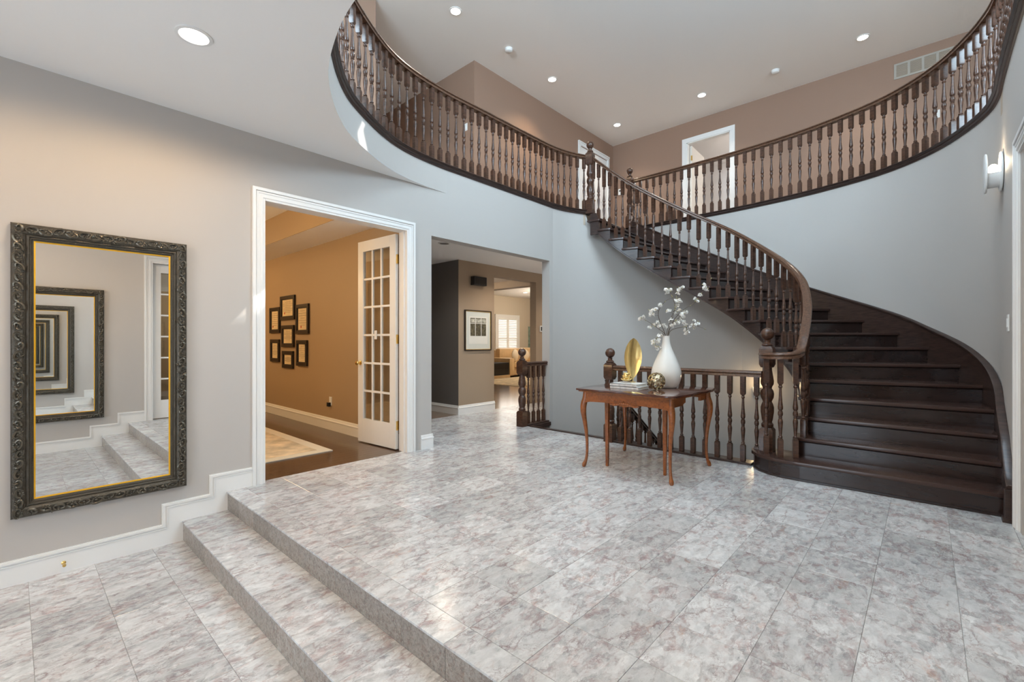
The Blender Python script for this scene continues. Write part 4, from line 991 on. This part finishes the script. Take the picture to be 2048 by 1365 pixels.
relto(rg, MB().box(.3, 2.36, 4.79, 7.6, 0, .010)).obj('border', 'rug_border', rg, bevel=.003)
relto(rg, MB().box(.42, 2.24, 4.91, 7.48, .009, .0115)).obj('field', 'rug_cream', rg)

# ================================================================ hall: print, black speaker box, thermostat
YH = 5.60
t = thing('framed_print', 'framed window print with pale mat on the brown hall wall', 'framed print', (5.295, YH, 1.04))
b = MB(); w_, h = .305, .675
b.box(-w_, w_, -.03, 0, 0, .016).box(-w_, w_, -.03, 0, h - .016, h).box(-w_, -w_ + .016, -.03, 0, .016, h - .016).box(w_ - .016, w_, -.03, 0, .016, h - .016).obj('frame', 'black_frame', t, bevel=.002)
b = MB(); q = .016; b.box(-w_ + q, w_ - q, -.024, 0, q, q + .008).box(-w_ + q, w_ - q, -.024, 0, h - q - .008, h - q).box(-w_ + q, -w_ + q + .008, -.024, 0, q, h - q).box(w_ - q - .008, w_ - q, -.024, 0, q, h - q).obj('gilt_edge', 'brass', t)
mb_ = MB().box(-w_ + .024, w_ - .024, -.016, -.004, .024, h - .024).obj('mat_board', 'mat_board', t)
MB().box(-.215, .215, -.018, -.015, .11, h - .105).obj('sheet', 'print_paper', mb_)
MB().box(-.18, .18, -.020, -.017, .245, h - .13).obj('picture', 'print_dark', mb_)
b = MB()
for x in (-.07, .065): b.box(x - .006, x + .006, -.022, -.019, .245, h - .13)
b.box(-.18, .18, -.022, -.019, h - .225, h - .215).obj('window_bars', 'print_paper', mb_)
MB().box(-.17, .17, -.0215, -.019, h - .205, h - .145).obj('sky_panes', 'print_light', mb_)
t = thing('speaker_box', 'small black speaker box high on the brown hall wall', 'speaker box', (5.28, YH, 2.13))
MB().box(-.145, .145, -.09, 0, 0, .145).obj('body', 'black', t, bevel=.004)
MB().box(-.115, .115, -.094, -.088, .02, .125).obj('grille', 'black_frame', t)
t = thing('thermostat', 'white thermostat with dark screen beside the living room opening', 'thermostat', (7.02, YH, 1.38))
MB().box(-.06, .06, -.02, 0, 0, .12).obj('plate', 'plastic_white', t, bevel=.006)
MB().box(-.042, .042, -.024, -.018, .02, .10).obj('screen', 'plastic_black', t, bevel=.004)

# ================================================================ living room in the distance
YV = 11.6
wn = thing('window_2', 'white shuttered window in the living room', 'window', (12.48, YV, .76), kind='structure')
MB().box(-.66, -.55, -.05, 0, 0, 1.42).box(.55, .66, -.05, 0, 0, 1.42).box(-.549, .549, -.05, 0, 1.30, 1.42).box(-.68, .68, -.07, 0, -.06, -.001).box(-.549, .549, -.05, 0, .0, .04).obj('frame', 'white_trim', wn)
MB().box(-.55, .55, -.012, -.008, .04, 1.30).obj('pane', 'window_glow', wn)
for c_ in (-.275, .275):
    sh = MB().box(c_ - .275, c_ - .225, -.055, -.02, .04, 1.30).box(c_ + .225, c_ + .275, -.055, -.02, .04, 1.30).box(c_ - .225, c_ + .225, -.055, -.02, .04, .10).box(c_ - .225, c_ + .225, -.055, -.02, 1.24, 1.30).box(c_ - .225, c_ + .225, -.055, -.02, .50, .55).obj('shutter', 'shutter', wn)
    sm = MB().add([(-.225, -.028, -.018), (.225, -.028, -.018), (.225, .016, .018), (-.225, .016, .018), (-.225, -.028, -.012), (.225, -.028, -.012), (.225, .016, .024), (-.225, .016, .024)], [(0, 1, 2, 3), (4, 5, 6, 7), (0, 1, 5, 4), (2, 3, 7, 6)]).mesh('slat', 'shutter')
    for j in range(18):
        z = .13 + j * .065
        if abs(z - .525) > .04: place('slat', sm, sh, (c_, -.038, z))
so = thing('sofa', 'tan leather sofa with loose cushions under the shuttered window', 'sofa', (11.9, 10.55, 0))
MB().box(-.75, 1.6, -.42, .55, .06, .34).obj('base', 'leather', so, bevel=.03)
MB().box(-.95, -.70, -.50, .55, .05, .64).obj('arm', 'leather', so, bevel=.07, smooth=50)
MB().box(1.55, 1.8, -.50, .55, .05, .64).obj('arm', 'leather', so, bevel=.07, smooth=50)
MB().box(-.75, 1.6, .35, .62, .3, .90).obj('backrest', 'leather', so, bevel=.07, smooth=50)
for x in (-.70, .43): MB().box(x, x + 1.12, -.48, .38, .32, .48).obj('seat_cushion', 'leather', so, bevel=.05, smooth=50)
for x in (-.70, .43): MB().box(x, x + 1.12, .20, .42, .46, .95).obj('back_cushion', 'leather', so, bevel=.08, smooth=50)
for i, (x, y, rz, lab) in enumerate(((11.50, 10.32, .3, 'cream throw pillow leaning at the sofa arm'), (11.98, 10.32, -.2, 'second cream throw pillow from the sofa arm'), (12.46, 10.34, .15, 'cream throw pillow nearest the painting on the sofa'))):
    p = MB().sphere((0, 0, .235), .22, 12, 8, (1, .36, 1)).obj('throw_pillow', 'cushion', loc=(x, y, .47), rotz=rz, smooth=60); tag(p, lab, 'pillow', 'throw pillows on the sofa')
t = thing('media_cabinet', 'low black cabinet beside the sofa arm', 'cabinet', (10.55, 10.35, 0))
MB().box(-.42, .36, -.3, .3, .10, .50).obj('body', 'black', t, bevel=.01); MB().box(-.38, .32, -.312, -.298, .14, .29).obj('drawer', 'black_frame', t); MB().box(-.38, .32, -.312, -.298, .31, .46).obj('drawer', 'black_frame', t)
MB().box(-.45, .38, -.33, .32, 0, .10).obj('plinth', 'leather', t)
pa = thing('painting', 'abstract painting of yellow, teal and blue patches on the cream wall', 'painting', (14.05, YV, .95))
MB().box(-.35, .35, -.04, 0, 0, .82).obj('canvas', 'painting_teal', pa)
for x0, x1, z0, z1, m_ in ((-.20, .25, .38, .72, 'painting_yellow'), (-.12, .1, .50, .62, 'painting_red'), (-.28, -.12, .05, .22, 'painting_blue'), (-.10, .05, .04, .20, 'painting_yellow'), (.07, .25, .06, .24, 'painting_blue')):
    MB().box(x0, x1, -.042, -.039, z0, z1).obj('patch', m_, pa)
lr = thing('living_rug', 'pale beige rug on the living room floor', 'rug', (11, 9, 0))
relto(lr, MB().box(9.0, 14.0, 7.9, 10.0, 0, .012)).obj('pile', 'rug_cream', lr)

ENT = (1, .70, .40)
# ================================================================ recessed lights, detectors, switches
def downlight(label, x, y, z, r=.075, power=0, col=SOFT, lit=True, group='recessed ceiling lights', ang=120):
    t = thing('recessed_light', label, 'ceiling light', (x, y, z), 0, group)
    MB().add([(r_ * math.cos(a), r_ * math.sin(a), zz) for r_, zz in ((r, 0), (r, -.006), (r * .80, -.008), (r * .74, -.001)) for a in [2 * math.pi * k / 24 for k in range(24)]],
             [(j * 24 + k, j * 24 + (k + 1) % 24, (j + 1) * 24 + (k + 1) % 24, (j + 1) * 24 + k) for j in range(3) for k in range(24)]).obj('trim_ring', 'white_trim', t, smooth=40)
    MB().lathe([(r * .76, -.004), (r * .5, -.0045), (.001, -.005)], 24).obj('lens', 'lamp_glow' if lit else 'unlit_lens', t, smooth=40)
    if power: spot('recessed_light_lamp', (x, y, z - .02), power, col, ang, .35 if ang > 150 else .9, r * .7)
    return t
downlight('lit round ceiling light in the entry ceiling above the mirror', .69, 3.046, CL, .09, 66, ENT, ang=172)
downlight('lit round ceiling light in the entry ceiling on the far side', .69, .65, CL, .09, 58, ENT, ang=172)
downlight('lit round ceiling light in the entry ceiling by the front door', -.9, 3.05, CL, .09, 58, ENT, ang=172)
downlight('lit round ceiling light in the entry ceiling nearest the front wall', -.9, .65, CL, .09, 52, ENT, ang=172)
downlight('bright upstairs ceiling light nearest the left balcony', 4.07, 4.74, CU, .085, 90)
downlight('upstairs ceiling light over the landing before the white door', 6.25, 4.75, CU, .085, 110, (1, .78, .52))
downlight('upstairs ceiling light in front of the bedroom doorway', 8.49, 3.03, CU, .085, 90)
downlight('upstairs ceiling light near the air grille', 8.48, .69, CU, .085, 90)
downlight('upstairs ceiling light in the landing corner', 8.475, 4.75, CU, .085, 90)
downlight('upstairs ceiling light deep in the left corridor', 4.0, 7.2, CU, .085, 80)
downlight('unlit dark round ceiling light in the hall beyond the opening', 3.93, 4.81, 2.52, .085, 0, lit=False)
downlight('small ceiling light in the living room ceiling', 11.9, 10.2, 2.87, .09, 0)
for x, y, lab in ((5.15, 4.75, 'white smoke detector on the upper ceiling above the left landing'), (8.54, 1.85, 'white smoke detector on the upper ceiling between two lights')):
    t = thing('smoke_detector', lab, 'smoke detector', (x, y, CU), 0, 'ceiling smoke detectors')
    MB().lathe([(.04, -.05), (.055, -.04), (.058, -.014), (.062, -.012), (.062, 0)], 20).obj('body', 'plastic_white', t, smooth=40)
def switch(label, loc_, rz, group=None):
    t = thing('light_switch', label, 'light switch', loc_, rz, group); MB().box(-.038, .038, -.007, 0, -.06, .06).obj('plate', 'plastic_white', t, bevel=.002); MB().box(-.016, .016, -.012, -.006, -.032, .032).obj('rocker', 'plastic_white', t, bevel=.002)
switch('white light switch on the corridor corner behind the left balcony', (4.99, 5.55, 4.69), R(-90), 'light switches')
switch('white light switch upstairs below the air grille', (9.35, -.12, 4.61), R(-90), 'light switches')
switch('white light switch on the stair wall beside the right-hand casing', (4.80, WR, 1.33), R(180), 'light switches')
t = thing('wall_control', 'small white control on the upper wall beside the landing corner', 'wall control', (9.35, 5.14, 4.6))
MB().box(-.03, 0, -.06, .06, -.07, .07).obj('body', 'plastic_white', t, bevel=.01); MB().box(-.033, -.029, -.035, .035, .0, .04).obj('display', 'unlit_lens', t)
# air grille
t = thing('air_grille', 'wide return air grille near the upper ceiling', 'air grille', (9.35, -.05, 5.31))
MB().box(-.012, 0, -.42, .42, 0, .03).box(-.012, 0, -.42, .42, .21, .24).obj('frame', 'grille', t)
for k in range(6): MB().box(-.012, 0, -.42 + k * .162, -.39 + k * .162, .03, .21).obj('bar', 'grille', t)
MB().box(-.003, 0, -.40, .40, .03, .21).obj('back_plate', 'hall_paint', t)
sm = MB().box(-.010, -.003, -.40, .40, -.002, .002).mesh('louver', 'grille')
for k in range(11): place('louver', sm, t, (0, 0, .042 + k * .0157))
# wall sconce of two discs
t = thing('wall_sconce', 'white two disc wall sconce with a glowing bulb on the stair wall', 'wall lamp', (5.22, -.446, 2.53))
def disc(y, h=.155, w=.125):
    b = MB(); n = 32; v = []
    for yy, k in ((y, .97), (y + .003, 1), (y + .011, 1), (y + .014, .97)):
        for i in range(n): a = 2 * math.pi * i / n; v.append((w * k * math.cos(a), yy, h * k * math.sin(a)))
    return b.add(v, [(j * n + i, j * n + (i + 1) % n, (j + 1) * n + (i + 1) % n, (j + 1) * n + i) for j in range(3) for i in range(n)] + [tuple(range(n))[::-1], tuple(range(3 * n, 4 * n))])
disc(.004).obj('back_disc', 'plastic_white', t, smooth=40); disc(.088).obj('front_disc', 'plastic_white', t, smooth=40)
v = []; n = 16
for y in (.016, .09):
    for r_ in (.098, .092):
        for i in range(n + 1): a = math.pi + math.pi * i / n; v.append((r_ * .95 * math.cos(a), y, -.02 + r_ * math.sin(a)))
m_ = n + 1; f = []
for i in range(n): f += [(i, i + 1, 2 * m_ + i + 1, 2 * m_ + i), (m_ + i, 3 * m_ + i, 3 * m_ + i + 1, m_ + i + 1), (i, m_ + i, m_ + i + 1, i + 1), (2 * m_ + i, 2 * m_ + i + 1, 3 * m_ + i + 1, 3 * m_ + i)]
MB().add(v, f + [(0, 2 * m_, 3 * m_, m_), (n, m_ + n, 3 * m_ + n, 2 * m_ + n)]).obj('cradle', 'plastic_white', t, smooth=40)
MB().sphere((0, .052, .028), .034, 14, 10, (.9, .9, 1.15)).obj('bulb', 'bulb_glow', t, smooth=60)
point('wall_sconce_lamp', (5.22, -.39, 2.60), 5, (1, .80, .55), .03)
# stairwell lamp hidden behind the newel
t = thing('stairwell_lamp', 'small warm wall lamp in the stairwell behind the newel', 'wall lamp', (7.40, 1.84, .42), R(90))
MB().lathe([(.012, 0), (.05, .03), (.058, .10), (.052, .10), (.045, .035), (.008, .012)], 16, 0, .03).obj('body', 'plastic_white', t, smooth=40); MB().sphere((0, .03, .075), .024, 12, 8).obj('bulb', 'small_bulb', t, smooth=60)
point('stairwell_lamp_light', (7.24, 1.84, .58), 3.5, (1, .72, .40), .04)
# brass door stop
t = thing('door_stop', 'small brass door stop on the baseboard under the mirror', 'door stop', (.226, WL - .012, -.232))
MB().lathe([(.012, 0), (.012, .004), (.005, .008), (.005, .045), (.009, .048), (.009, .060)], 12).obj('stem', 'brass', t, smooth=40).rotation_euler = (R(90), 0, 0)
